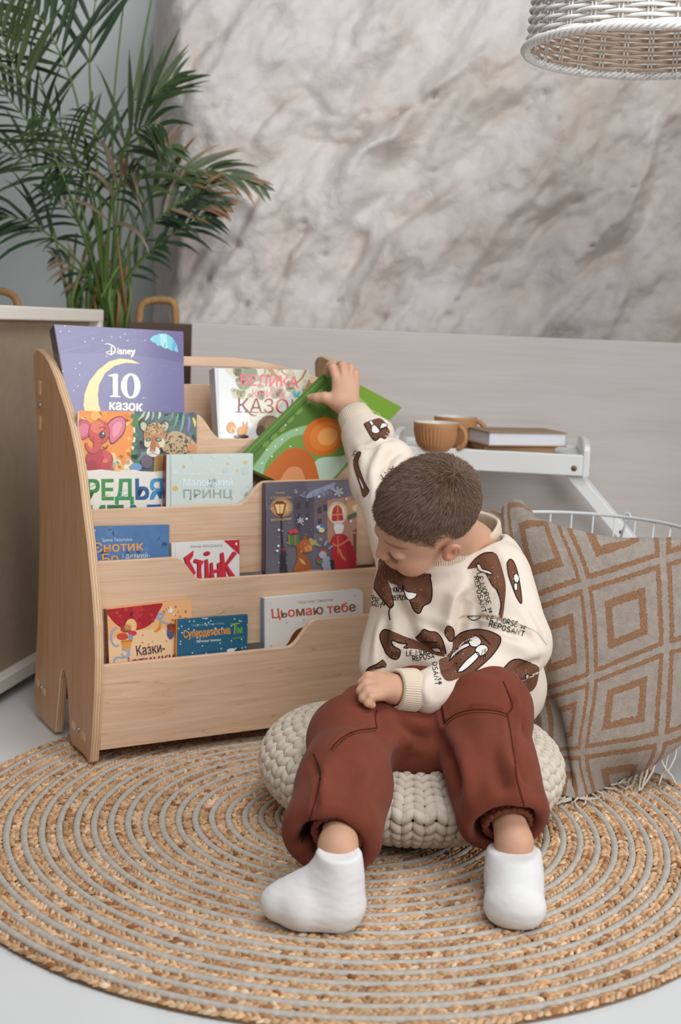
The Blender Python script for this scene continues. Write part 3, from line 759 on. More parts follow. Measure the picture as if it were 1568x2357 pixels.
    def flake(s, x, y, r, col):
        for k in range(3):
            a = k * math.pi / 3 + .3; c, d = math.cos(a) * r, math.sin(a) * r
            s.line([(x - c, y - d), (x + c, y + d)], r * .28, col, 0); s.z -= 0.000035
        for k in range(6):
            a = k * math.pi / 3 + .3; s.ell(x + math.cos(a) * r * .72, y + math.sin(a) * r * .72, r * .25, r * .25, col, n=8); s.z -= 0.000035
        s.ell(x, y, r * .4, r * .4, col, n=10); return s
    def speckle(s, poly, n, r0, r1, cols, seed=1):
        r = random.Random(seed); xs = [p[0] for p in poly]; ys = [p[1] for p in poly]
        for _ in range(n):
            s.ell(r.uniform(min(xs), max(xs)), r.uniform(min(ys), max(ys)), *(lambda q: (q, q * r.uniform(.6, 1.2)))(r.uniform(r0, r1)), r.choice(cols), r.uniform(0, 3), 7); s.z -= 0.000035
        s.z += 0.000035; return s
PRINT = {}
def print_mat(gloss):
    if gloss not in PRINT:
        PRINT[gloss] = M_vcol('printed_cover_%d' % len(PRINT), 0.45 - 0.2 * gloss, 0.4, coat=gloss)
    return PRINT[gloss]
PAPER = M_plain('page_block', '#e9e6df', 0.8, 0.2, 0.03, 300)
def book(name, label, o, ex, ey, poly, th, col_front, col_back, col_spine, art=None, group='picture books in the shelf', gloss=0.3, spine_art=None, cat_='book', skin=0.0022):
    """poly: cover outline in (ex, ey) from o, corner order BL, BR, TR, TL; spine along the left edge; thickness runs away from the viewer"""
    en = nz(np.cross(ex, ey))
    if np.dot(en, CP - o) < 0: en = -en
    poly = [np.array(p, float) for p in poly]
    c = o + ex * np.mean([p[0] for p in poly]) + ey * np.mean([p[1] for p in poly]) - en * th / 2
    root = thing(name, label, cat_, c, group)
    def slab(nm, d0, t, colr, inset=0.0, mat=None, pol=None):
        pp = pol if pol is not None else poly
        if inset:
            m_ = np.mean(pp, 0); pp = [p + nz(m_ - p) * inset for p in pp]
        mb = MB(); mb.prism(pp, o - en * d0, ex, ey, -en, t, hx(colr)); return build(mb, nm, mat or print_mat(gloss), root, False)
    mb = MB(); mb.prism(poly, o, ex, ey, -en, skin, hx(col_front), bev=0.0004)
    if art:
        cv = Cover(o, ex, ey, en, poly); art(cv); mb.v += cv.mb.v; off = mb.n
        mb.f += [tuple(i + off for i in f) for f in cv.mb.f]; mb.c += cv.mb.c; mb.m += cv.mb.m; mb.n += cv.mb.n
    build(mb, 'front_cover', print_mat(gloss), root, False)
    slab('back_cover', th - skin, skin, col_back)
    slab('pages', skin, th - 2 * skin, '#e9e6df', 0.004, PAPER)
    bl, tl = poly[0], poly[-1]
    q = [o + ex * p[0] + ey * p[1] for p in (bl, tl)]
    e2 = nz(q[1] - q[0]); e1 = nz(np.cross(e2, en)); e1 = e1 if np.dot(e1, ex) < 0 else -e1
    m_ = (q[0] + q[1]) / 2 - en * th / 2
    mb = MB(); mb.box(m_ + e1 * 0.0004, [e1, e2, en], (0.0011, np.linalg.norm(q[1] - q[0]) / 2, th / 2), hx(col_spine))
    if spine_art:
        so = m_ + e1 * 0.0016; cv = Cover(so, e2, en, e1, [(-1, -th / 2), (1, -th / 2), (1, th / 2), (-1, th / 2)]); spine_art(cv); off = mb.n
        mb.v += cv.mb.v; mb.f += [tuple(i + off for i in f) for f in cv.mb.f]; mb.c += cv.mb.c; mb.m += cv.mb.m; mb.n += cv.mb.n
    o_ = build(mb, 'spine', print_mat(gloss), root, False)
    return root
def shelf_plane(s0, z0, t):
    o = SW(0, s0, z0); ey = nz(SV * t + ZZ); return o, SU.copy(), ey
def on_plane(o, ex, ey, px):
    n = np.cross(ex, ey); out = []
    for x, y in px:
        w = PP(x, y, o, n) - o; out.append(np.array([np.dot(w, ex), np.dot(w, ey)]))
    return out
def shelf_book(name, label, plane, tl, tr, height, th, cf, cb, cs, art, gloss=0.3, corner=None, **k):
    o, ex, ey = shelf_plane(*plane); (tlc, trc) = on_plane(o, ex, ey, [tl, tr])
    d = nz(trc - tlc); up = np.array([-d[1], d[0]])
    poly = [tlc - up * height, trc - up * height, trc, tlc]
    return book(name, label, o, ex, ey, poly, th, cf, cb, cs, art, gloss=gloss, **k)
# ------------------------------------------------------------------ the picture books
A_, B_, C_, D_, E_, H_ = (60, 730, 2.6133), (60, 1180, 2.6133), (400, 760, 2.6133), (560, 1080, 3.92), (0, 640, 3.2667), (680, 800, 5.6)

def art_purple(c):
    c.T = E_; r = random.Random(3)
    c.poly([(380, 330), (1400, 400), (1400, 640), (900, 560), (430, 560)], '#655f8e')
    c.dots([(455, 402), (520, 402), (490, 360), (840, 440), (905, 445), (600, 640), (568, 680), (598, 728), (585, 812), (555, 845), (487, 822), (475, 700), (700, 455), (770, 470), (800, 590), (960, 470), (640, 480), (1090, 470), (1080, 900), (940, 420)], 4.5, '#e7e3f2')
    c.dots([(r.uniform(420, 1370), r.uniform(370, 980)) for _ in range(60)], 2.0, '#b9b4d6')
    for a, b in (((440, 560), (1060, 400)), ((500, 860), (680, 690)), ((640, 570), (1100, 470)), ((420, 480), (760, 400))): c.line([a, b], 2.2, '#8b85b4', 0)
    c.poly([(1057, 646), (985, 614), (900, 606), (820, 628), (740, 690), (672, 775), (636, 870), (628, 960), (640, 1010), (760, 1010), (742, 950), (735, 880), (745, 800), (790, 715), (862, 660), (950, 637)], '#efd695')
    c.poly([(1125, 462), (1150, 436), (1200, 420), (1250, 420), (1300, 452), (1330, 505), (1340, 560), (1308, 545), (1290, 548), (1262, 528), (1236, 532), (1210, 508), (1184, 510), (1165, 485), (1148, 484)], '#7cc6d2')
    c.poly([(1200, 420), (1250, 420), (1262, 528), (1236, 532), (1210, 508)], '#a3dbe0'); c.poly([(1300, 452), (1330, 505), (1308, 545), (1290, 548)], '#5aa9cc')
    c.line([(1245, 490), (1224, 560), (1218, 575)], 5, '#4a6f80', 0)
    w = '#f2ead9'
    c.line([(786, 497), (815, 496), (850, 512), (866, 538), (858, 564), (832, 574), (806, 568), (800, 558), (822, 550), (850, 553), (880, 560)], [4, 7, 9, 10, 10, 9, 7, 6, 6, 5, 3], w); c.line([(838, 512), (836, 582)], 9, w, 0)
    c.text('isney', (884, 572), (1012, 574), 52, w, 0.03)
    c.line([(1016, 540), (1003, 580), (984, 598)], 6, w)
    f = '#f4f1e8'
    c.poly([(815, 740), (815, 732), (858, 720), (886, 720), (886, 886), (905, 890), (905, 899), (826, 895), (826, 886), (848, 883), (846, 742)], f)
    c.ell(982, 813, 74, 95, f, n=40); c.ell(982, 813, 29, 80, '#716b99', n=40)
    c.text('казок', (822, 990), (1066, 1002), 74, f, 0.032)
def art_elephant(c):
    c.T = E_; o = '#d98836'
    c.poly([(500, 980), (1010, 985), (1000, 1100), (1008, 1200), (985, 1290), (990, 1380), (950, 1440), (560, 1450)], '#ec8f38')
    c.speckle([(545, 1000), (1000, 1430)], 45, 12, 45, ['#f29a3a', '#e87a22', '#f6b25a', '#ef8e30', '#f5c47c'], 4)
    c.speckle([(560, 1370), (980, 1460)], 30, 15, 40, ['#f6d7a8', '#f3e6cf', '#f0b673', '#d4d2b4'], 5)
    c.poly([(1008, 985), (1500, 1000), (1490, 1420), (1250, 1460), (1010, 1450), (1000, 1320), (1020, 1200)], '#3f5a5e')
    c.speckle([(1010, 1000), (1480, 1420)], 50, 15, 45, ['#35504a', '#4a6a6e', '#57517a', '#2f4a3c', '#5d6f8f', '#44406a'], 6)
    for x, y, rr in ((1005, 1040, 26), (1015, 1100, 30), (1020, 1180, 24), (1010, 1250, 22), (1008, 1310, 26), (1040, 1380, 26), (1030, 1060, 30)): c.ell(x, y, rr, rr * .8, '#3c7a45', n=9)
    for k, (x0, y0, x1, y1) in enumerate(((1090, 1000, 1040, 1070), (1120, 1000, 1090, 1075), (1150, 1000, 1140, 1070), (1200, 1000, 1190, 1060), (1300, 1010, 1270, 1080), (1340, 1020, 1300, 1130), (1380, 1030, 1350, 1170), (1420, 1040, 1410, 1160), (1450, 1050, 1465, 1120))):
        c.line([(x0, y0), ((x0 + x1) / 2 + 6, (y0 + y1) / 2), (x1, y1)], [14, 20, 4], ['#b9c6a4', '#d6d8c4', '#8fa8b0', '#c9cfae', '#5f8f72', '#4f9a70', '#6aa38a', '#7a7ab0', '#e0c96a'][k])
    # elephant calf
    dk = '#6b2433'
    c.ell(622, 1140, 62, 78, dk, .3); c.ell(623, 1138, 57, 73, '#c94f66', .3); c.ell(628, 1140, 38, 52, '#db7486', .3)
    c.poly([(800, 1110), (840, 1060), (900, 1037), (940, 1060), (946, 1110), (930, 1170), (880, 1225), (835, 1250), (815, 1190)], dk, 5); c.poly([(808, 1112), (846, 1066), (900, 1044), (934, 1064), (939, 1110), (922, 1166), (876, 1216), (838, 1238), (822, 1186)], '#dc6f88', 5); c.poly([(850, 1110), (890, 1080), (915, 1105), (890, 1170), (850, 1195)], '#e893a4', 5)
    c.ell(745, 1365, 105, 82, dk); c.ell(745, 1362, 99, 77, '#b8323c'); c.ell(690, 1410, 40, 45, '#a42a38'); c.ell(800, 1400, 45, 40, '#c23f45')
    c.ell(745, 1160, 82, 92, dk); c.ell(745, 1158, 77, 88, '#d0453f'); c.ell(730, 1120, 50, 48, '#e0705a')
    c.line([(735, 1190), (732, 1250), (715, 1295), (680, 1300), (652, 1270), (648, 1240)], [74, 62, 50, 38, 28, 20], dk); c.line([(735, 1190), (732, 1250), (715, 1293), (680, 1297), (654, 1268), (650, 1242)], [66, 54, 43, 31, 21, 13], '#cf4a47')
    for y in (1210, 1235, 1260): c.line([(706, y), (752, y + 6)], 3, '#9c2f39', 0)
    c.ell(768, 1180, 24, 30, '#3a1c26'); c.ell(772, 1178, 17, 23, '#40464f'); c.ell(775, 1168, 6, 7, '#f6f2ee'); c.line([(742, 1130), (770, 1120), (795, 1135)], 6, dk)
    c.ell(805, 1340, 30, 50, '#cf4f4d', -.5); c.ell(790, 1375, 20, 16, '#dd7a6c'); c.line([(770, 1270), (795, 1280), (812, 1255)], [6, 12, 4], dk)
    # leopard cub
    c.poly([(1230, 1210), (1300, 1150), (1400, 1180), (1480, 1260), (1480, 1320), (1300, 1330), (1220, 1290)], '#b89a70', 5); c.poly([(1160, 1330), (1235, 1320), (1240, 1450), (1150, 1460)], '#a8804e')
    for x, y in ((1080, 1110), (1240, 1110)): c.ell(x, y, 34, 44, '#4a4436', .3 if x > 1100 else -.3); c.ell(x, y + 6, 24, 34, '#b7c09a', .3 if x > 1100 else -.3)
    c.ell(1165, 1190, 88, 98, '#b98450'); c.ell(1165, 1130, 60, 45, '#c9a06a'); c.ell(1150, 1305, 52, 40, '#e3e0d2'); c.ell(1105, 1240, 24, 34, '#d8cfae'); c.ell(1215, 1240, 24, 34, '#d8cfae'); c.line([(1160, 1190), (1150, 1260), (1145, 1300)], [34, 40, 44], '#a8683a')
    c.ell(1112, 1215, 20, 14, '#2b2f2c', -.2); c.ell(1190, 1215, 24, 15, '#2b2f2c', .2); c.ell(1190, 1214, 14, 9, '#8aa3a0'); c.ell(1112, 1214, 11, 8, '#8aa3a0'); c.ell(1143, 1300, 22, 12, '#c08a78'); c.line([(1110, 1330), (1145, 1318), (1190, 1330)], 4, '#4a3a30')
    r = random.Random(9)
    for _ in range(60): c.ell(r.uniform(1095, 1240), r.uniform(1090, 1180), r.uniform(3, 7), r.uniform(3, 5), '#3a2c22', r.uniform(0, 3), 7); c.z -= .000035
    for _ in range(80): c.ell(r.uniform(1240, 1475), r.uniform(1180, 1325), r.uniform(5, 12), r.uniform(3, 6), '#33291f', r.uniform(0, 3), 7); c.z -= .000035
    c.z += .00004
    for k in range(6): c.line([(1140, 1310 + 4 * k), (1060 - 5 * k, 1310 + 12 * k)], 2, '#e6e4dc', 0)
    c.ell(1440, 1280, 36, 28, '#cf7e3a'); c.ell(1100, 1380, 45, 50, '#6a5f70'); c.ell(1020, 1420, 45, 30, '#6f9ac8')
    c.poly([(480, 1455), (560, 1440), (640, 1450), (760, 1438), (880, 1455), (1000, 1440), (1100, 1462), (1260, 1445), (1260, 1900), (480, 1900)], '#e6e1d9')
    c.text('РЕДЬЯР', (652, 1668), (1342, 1660), 152, '#2f7d3e', 0.035, cols=['#35803c', '#3f8c41', '#3c8d55', '#2b5f8f', '#4592c6', '#2c60a6'])
    for x, y, w, cc in ((700, 1560, 30, '#5aa34c'), (790, 1640, 34, '#8fb04a'), (920, 1640, 40, '#5ab0b8'), (930, 1600, 30, '#9fd0e0'), (1150, 1600, 16, '#a6d6ee')): c.line([(x - w, y + 14), (x, y), (x + w, y - 16)], [2, 8, 2], cc)
    c.text('ИТАЛ', (668, 1862), (1200, 1856), 150, '#2f7d3e', 0.035, cols=['#35803c', '#2d6f42', '#2d6a78', '#2b5f9f'])
def art_mint(c):
    c.T = A_
    c.poly([(862, 800), (872, 800), (876, 1200), (866, 1200)], '#b3c2be')
    for x, y, r, col in ((948, 900, 15, '#d8b869'), (1213, 882, 13, '#e2c477'), (1318, 874, 17, '#ddb964'), (1272, 922, 12, '#e2c477'), (1148, 1130, 10, '#d8b869'), (1000, 860, 6, '#e6d6a0'), (920, 970, 6, '#e6d6a0')): c.star(x, y, r, col)
    c.ell(897, 1029, 17, 15, '#ddb964'); c.speckle([(880, 830), (1360, 1130)], 25, 8, 26, ['#d3dfdb', '#cbd8d5', '#c6d5d3'], 2)
    c.text('Антуан де Сент-Екзюпері', (945, 951), (1242, 949), 17, '#eef6f6', 0.0)
    c.text('Маленький', (945, 1017), (1242, 1016), 46, '#e4f6fa', 0.01); c.text('ПРИНЦ', (947, 1089), (1240, 1087), 52, '#93a4a2', -0.012)
def art_white(c):
    c.T = C_
    c.poly([(255, 200), (266, 200), (282, 660), (270, 660)], '#cfd1d3')
    c.poly([(330, 215), (840, 215), (840, 420), (760, 430), (700, 400), (640, 470), (560, 560), (470, 560), (440, 470), (400, 400), (390, 320)], '#dcd8c4', 4)
    c.poly([(360, 215), (480, 215), (500, 290), (430, 360), (380, 330)], '#8f9a7c', 5); c.speckle([(350, 225), (820, 400)], 46, 10, 36, ['#a7a88a', '#c4bfa4', '#8d9678', '#cfc6b0', '#b7b298', '#dcd6c6'], 8)
    c.line([(560, 215), (600, 260), (640, 300), (655, 340)], [24, 20, 14, 6], '#c08c62'); c.line([(800, 225), (770, 290), (720, 330)], [16, 12, 5], '#b98560'); c.line([(640, 215), (660, 260), (700, 270)], [14, 10, 5], '#c79a72'); c.line([(820, 300), (790, 370), (740, 420)], [22, 16, 6], '#b98560')
    c.text('ВЕЛИКА', (400, 330), (748, 346), 66, '#ef6f7e', 0.012); c.text('КНИГА', (472, 402), (672, 408), 44, '#f0848f', 0.01)
    c.text('КАЗОК', (386, 492), (770, 503), 86, '#8a2028', 0.0, cols=['#7d1d22', '#8a2226', '#9c2830', '#d8455c', '#e8607a'])
    for x, y, w in ((372, 492, 40), (425, 492, 30), (470, 494, 40), (520, 495, 30)): c.line([(x, y), (x + w, y + 1)], 5, '#8a2028', 0)
    c.line([(430, 470), (470, 510), (500, 512)], [8, 8, 2], '#7d1d22')
    for sg in (-1, 1): c.ell(402 + sg * 14, 375, 12, 18, '#8f936a', sg * .5); c.ell(402 + sg * 12, 392, 8, 9, '#b7a468', sg * .5)
    for sg in (-1, 1): c.ell(738 + sg * 10, 385, 9, 18, '#5fc0d8', sg * .4)
    c.ell(345, 585, 28, 34, '#dd9138'); c.ell(352, 600, 18, 22, '#eab567'); c.ell(355, 608, 8, 10, '#c97c2a'); c.ell(410, 606, 30, 28, '#e09a44'); c.ell(428, 588, 22, 20, '#dc9440'); c.line([(420, 572), (417, 545)], [9, 2], '#c97c2a', 0); c.line([(438, 572), (440, 546)], [9, 2], '#c97c2a', 0); c.ell(436, 588, 3, 4, '#2c1c14'); c.ell(405, 640, 45, 12, '#4a2c34'); c.ell(378, 636, 10, 7, '#d07a8c')
    c.ell(575, 590, 76, 78, '#957663'); c.ell(590, 570, 44, 40, '#a88a76'); c.ell(520, 605, 26, 34, '#6d5648')
def art_green(c):
    c.T = C_
    c.poly([(935, 210), (1080, 300), (860, 560), (560, 800), (430, 900), (300, 900), (400, 735)], '#4c7029')
    c.line([(966, 262), (700, 520), (466, 760), (430, 800)], 7, '#39571f', 0); c.line([(945, 245), (680, 500), (440, 740)], 9, '#5f8a35', 0)
    for x, y in ((865, 350), (800, 410), (740, 470), (690, 520), (640, 575), (590, 620), (540, 665)): c.ell(x + 14, y + 20, 26, 12, '#6b8d3a', -.78)
    c.poly([(430, 900), (520, 760), (600, 660), (720, 590), (860, 560), (1000, 560), (1080, 700), (1090, 760), (900, 950), (600, 960)], '#6c8f3c', 5)
    c.poly([(440, 900), (540, 740), (620, 650), (740, 590), (860, 575), (820, 620), (720, 640), (640, 700), (560, 790), (520, 900)], '#8aae86', 4)
    c.poly([(840, 960), (835, 830), (880, 770), (1000, 760), (1080, 740), (960, 890)], '#b4c9b6', 4)
    c.poly([(520, 905), (590, 800), (690, 715), (790, 720), (850, 800), (850, 960), (540, 960)], '#bb5f1d', 4); c.poly([(640, 905), (690, 830), (760, 830), (790, 905), (780, 960), (640, 960)], '#cf8a58', 4)
    c.ell(900, 640, 128, 112, '#c9681f', -.5, 40); c.ell(910, 640, 98, 84, '#d67a2c', -.5, 40); c.ell(925, 640, 62, 52, '#e09a56', -.5, 40)
    c.dots([(650, 658), (672, 572), (560, 720), (610, 700), (700, 700), (1020, 770), (985, 820), (740, 600), (590, 760), (530, 800)], 5, '#dfe6d2')
    c.poly([(1040, 270), (1400, 480), (1300, 600), (1180, 560), (1090, 470), (1090, 380)], '#6f952c')
    c.T = H_; g = '#b9c4a6'
    c.text('Disney', (795, 668), (905, 738), 46, g, 0.0, 0.2); c.line([(905, 738), (885, 752), (915, 715)], 6, g)
    c.text('НЕР', (880, 840), (1062, 940), 84, g, -0.02)
def art_xmas(c):
    c.T = D_
    c.poly([(180, 90), (1180, 60), (1180, 330), (200, 360)], '#74717f'); c.poly([(200, 90), (560, 80), (600, 300), (220, 330)], '#66646f')
    c.poly([(450, 260), (640, 220), (640, 640), (460, 640)], '#5b5763'); c.poly([(640, 300), (780, 240), (800, 620), (640, 640)], '#77696f'); c.poly([(760, 280), (980, 240), (1100, 520), (1100, 700), (760, 660)], '#b98b78', 0)
    for x, y in ((480, 300), (560, 290), (480, 400), (560, 400), (480, 500), (670, 340), (720, 320), (670, 450)): c.poly([(x, y), (x + 36, y - 6), (x + 36, y + 58), (x, y + 60)], '#4a4752')
    c.poly([(565, 260), (590, 215), (640, 185), (740, 150), (820, 120), (830, 142), (740, 200), (690, 230), (620, 250)], '#9ea2c4', 4); c.speckle([(470, 170), (820, 240)], 14, 8, 24, ['#8d8fa8', '#a4a7c2', '#86859a'], 3)
    c.poly([(900, 330), (1040, 270), (1110, 290), (1120, 420), (930, 400)], '#c99a72', 4); c.ell(1040, 350, 60, 34, '#e6cf9f'); c.line([(940, 440), (1020, 410), (1110, 410)], [30, 44, 26], '#4f6f4a'); c.poly([(1020, 470), (1070, 425), (1110, 440), (1140, 880), (1050, 830)], '#6b2c28'); c.ell(1080, 500, 34, 38, '#c9703c'); c.poly([(990, 560), (1030, 520), (1060, 780), (1000, 780)], '#8b4a38'); c.poly([(1030, 830), (1180, 760), (1180, 900), (1035, 900)], '#2c2430'); c.line([(1020, 800), (1170, 760)], 12, '#c98c5a', 0)
    c.dots([(1000, 440), (1040, 432), (1085, 440), (965, 450)], 6, '#c8403c')
    c.ell(345, 345, 104, 88, '#a98a74'); c.ell(345, 345, 84, 70, '#cfa777'); c.ell(345, 348, 60, 52, '#e2c08a')
    c.line([(343, 420), (345, 560), (352, 700), (360, 780)], [14, 16, 22, 30], '#35323a'); c.poly([(330, 770), (380, 770), (400, 935), (330, 940)], '#343138'); c.poly([(342, 700), (376, 700), (392, 780), (330, 780)], '#3d3a42'); c.ell(365, 722, 16, 12, '#b5403c')
    c.poly([(262, 312), (390, 308), (366, 405), (300, 408)], '#b85c28'); c.poly([(284, 318), (368, 316), (352, 396), (308, 398)], '#f4dca6'); c.line([(328, 312), (330, 402)], 8, '#c9702e', 0); c.poly([(276, 312), (300, 288), (350, 285), (382, 308)], '#6b4a3a'); c.poly([(300, 405), (366, 402), (350, 420), (318, 421)], '#6b3a2a')
    g = '#dcb682'
    c.text('Книжка', (290, 223), (370, 220), 20, g, .004); c.text('з потаємними', (245, 268), (428, 263), 24, g, .006); c.text('віконцями', (252, 470), (432, 458), 30, g, .01)
    # saint in red
    c.ell(846, 395, 92, 105, '#dcc2a6'); c.ell(846, 400, 72, 88, '#efe0c0')
    c.poly([(806, 470), (797, 400), (812, 350), (846, 320), (878, 345), (892, 390), (895, 465)], '#bf3644', 4); c.line([(848, 325), (850, 465)], 12, '#e3924e', 0); c.line([(800, 412), (892, 405)], 12, '#e3924e', 0); c.poly([(806, 470), (896, 462), (894, 486), (810, 492)], '#e9e2dc')
    c.ell(858, 510, 36, 30, '#dfae98'); c.poly([(818, 500), (900, 500), (895, 560), (862, 600), (826, 570)], '#ece7e8', 4)
    c.poly([(822, 590), (900, 585), (950, 630), (990, 720), (1035, 905), (815, 915), (800, 700), (785, 660)], '#bf2f3c', 3); c.poly([(900, 600), (955, 640), (1010, 780), (1035, 905), (960, 900), (930, 740)], '#a82433', 3); c.line([(800, 665), (850, 690), (960, 625)], 14, '#d98a54', 3); c.line([(850, 600), (852, 760)], 10, '#d98a54', 0); c.line([(862, 720), (890, 790), (920, 815)], 20, '#d98a54', 3)
    # squirrel with present
    c.poly([(455, 940), (480, 820), (480, 720), (450, 640), (490, 620), (520, 740), (580, 800), (610, 900), (600, 940)], '#a85a2a', 4); c.ell(560, 690, 58, 62, '#b5682f'); c.ell(585, 715, 34, 30, '#d99a5c'); c.ell(552, 622, 16, 24, '#a85a2a'); c.poly([(590, 620), (640, 640), (690, 690), (680, 700), (640, 680), (610, 690)], '#b3a670', 3); c.ell(686, 690, 13, 13, '#8f8455'); c.line([(570, 700), (590, 716)], 6, '#2f2330', 0); c.poly([(500, 800), (545, 830), (555, 860), (520, 840)], '#d0b070', 3); c.ell(590, 735, 12, 9, '#d9624a')
    c.poly([(392, 592), (494, 588), (496, 672), (470, 688), (404, 682)], '#4f8347'); c.line([(408, 590), (412, 684)], 12, '#b5783a', 0); c.line([(462, 590), (468, 684)], 10, '#cf5a5a', 0); c.ell(424, 562, 24, 18, '#d2455a', .5); c.ell(466, 558, 24, 22, '#d2455a', -.5); c.ell(446, 574, 10, 9, '#a82a40')
    # rabbit and bird
    c.poly([(700, 860), (720, 800), (770, 790), (800, 900), (740, 918)], '#a4a4c0', 4); c.ell(712, 770, 36, 34, '#b6b6cf'); c.ell(738, 666, 10, 30, '#a4a4c0', .4); c.ell(782, 704, 10, 30, '#a4a4c0', .9); c.line([(680, 745), (720, 722), (765, 760)], 16, '#bf4a3c'); c.ell(684, 830, 30, 22, '#4a8a50'); c.ell(680, 812, 22, 14, '#c8384a'); c.poly([(770, 820), (815, 815), (820, 900), (790, 905)], '#2e3038')
    c.ell(690, 530, 40, 38, '#5a7fb8'); c.ell(702, 548, 26, 22, '#e4d7a0'); c.ell(672, 520, 18, 14, '#e9ecf2'); c.line([(720, 530), (765, 528)], [20, 4], '#5a7fb8', 0)
    c.poly([(380, 950), (620, 905), (820, 905), (1000, 900), (1000, 960), (380, 970)], '#c9a29a'); c.flake(852, 202, 46, '#e6e8f2'); c.flake(512, 462, 30, '#e6e8f2'); c.flake(470, 205, 20, '#b9bccf'); c.flake(690, 630, 18, '#c9c8d4'); c.flake(1010, 200, 30, '#8b8999')
    c.dots([(678, 246), (926, 268), (566, 446), (316, 546), (302, 734), (965, 468), (312, 690)], 12, '#e9ebf4'); c.speckle([(240, 160), (1100, 900)], 50, 3, 7, ['#d6d8e4', '#a9abbc'], 12)
def art_blue(c):
    c.T = B_
    c.speckle([(400, 90), (860, 280)], 30, 8, 40, ['#527db0', '#4b75a6', '#5580b2'], 1); c.dots([(412, 107)], 5, '#dfe6f0')
    c.text('Ірина Лазуткіна', (457, 174), (637, 170), 19, '#d6deea', 0.005); c.text('Єнотик', (404, 240), (706, 226), 58, '#eda24c', .012); c.text('Бо', (460, 306), (556, 301), 58, '#eda24c', .012); c.text('і дивний-', (580, 276), (745, 270), 32, '#dde3ee', .005)
def art_stink(c):
    c.T = B_
    c.line([(896, 180), (905, 410)], 3, '#c9c7c6', 0); c.poly([(1186, 166), (1300, 150), (1300, 262), (1278, 250)], '#c62c40'); c.text('1', (1263, 196), (1270, 195), 17, '#f4f0ee', .02)
    c.text('Меган МакДоналд', (988, 212), (1181, 203), 16, '#97928f', -.005, .25)
    R, K = '#cf3142', '#8d1f2c'
    for dx, dy, col in ((-7, 5, K), (0, 0, R)):
        q = lambda pts: [(x + dx, y + dy) for x, y in pts]
        c.poly(q([(1008, 226), (952, 268), (972, 330), (1010, 380), (1022, 360), (985, 290), (1004, 262)]), col)
        c.line(q([(1012, 286), (1066, 300)]), 20, col, 0); c.line(q([(1046, 290), (1044, 345), (1046, 410)]), [24, 20, 26], col)
        c.ell(1090 + dx, 244 + dy, 18, 12, col); c.line(q([(1086, 280), (1092, 410)]), [16, 26], col, 0)
        c.line(q([(1116, 300), (1122, 400)]), [14, 22], col, 0); c.line(q([(1160, 300), (1168, 410)]), [14, 22], col, 0); c.line(q([(1116, 352), (1168, 346)]), 16, col, 0)
        c.line(q([(1180, 240), (1192, 410)]), [18, 30], col, 0); c.line(q([(1258, 238), (1200, 318)]), [26, 14], col, 0); c.line(q([(1200, 312), (1256, 404)]), [14, 30], col, 0)
def art_orange(c):
    c.T = B_
    c.poly([(480, 780), (760, 700), (1000, 760), (1000, 940), (480, 940)], '#ecc79a', 4)
    c.poly([(486, 566), (800, 536), (796, 600), (770, 650), (720, 690), (650, 708), (590, 702), (540, 670), (505, 630)], '#ab1f2b', 3); c.poly([(640, 560), (700, 552), (690, 690), (640, 700)], '#bd2c34'); c.speckle([(510, 580), (780, 660)], 20, 5, 14, ['#c23a38', '#9c1a28'], 2)
    c.ell(632, 680, 34, 42, '#ecc08a'); c.ell(600, 700, 32, 22, '#9c4a2c'); c.ell(580, 745, 36, 22, '#cf4a2c'); c.ell(612, 690, 22, 18, '#c98a58'); c.ell(640, 725, 26, 16, '#c43a50'); c.ell(628, 752, 16, 20, '#8d9ab0'); c.poly([(570, 770), (640, 762), (626, 818), (580, 822)], '#dc9a42'); c.line([(572, 776), (640, 770)], 8, '#b5702c', 0)
    for pts in ([(548, 690), (518, 715), (514, 770), (535, 800), (560, 798)], [(575, 822), (612, 832), (620, 860), (590, 866), (575, 846)], [(625, 820), (600, 868), (540, 872), (528, 915)], [(782, 640), (800, 610), (826, 606), (820, 630), (800, 636), (830, 662), (872, 668)]): c.line(pts, 11, '#93a8c6')
    c.poly([(806, 650), (812, 690), (790, 716), (768, 712), (792, 696), (800, 670)], '#d98a2c', 3); c.star(868, 586, 24, '#f1ece2', rot=-1.4); c.star(828, 718, 10, '#f4e2c4'); c.speckle([(800, 560), (980, 660)], 14, 3, 8, ['#cf5a3c', '#7f9ac0', '#e0803a', '#f1e6d0'], 7)
    c.ell(868, 720, 22, 42, '#4a5a80'); c.ell(872, 684, 26, 18, '#7d4028'); c.ell(882, 706, 14, 14, '#c23a34')
    c.text('Казки-', (668, 860), (836, 836), 60, '#4a2848', .012); c.text('істинки', (618, 926), (900, 888), 52, '#8a2a58', .012)
    for k, (x, y) in enumerate(((700, 735), (760, 775), (735, 790), (845, 770), (700, 780))): c.ell(x, y, 4, 4, ['#cf5a3c', '#7f9ac0'][k % 2])
def art_orange_spine(c):
    c.T = B_; c.dots([(463, 625), (462, 660)], 6, '#c9a27a'); c.text('Казки-істинки', (466, 715), (480, 900), 15, '#e0b98c', .01, up=(1, -0.05))
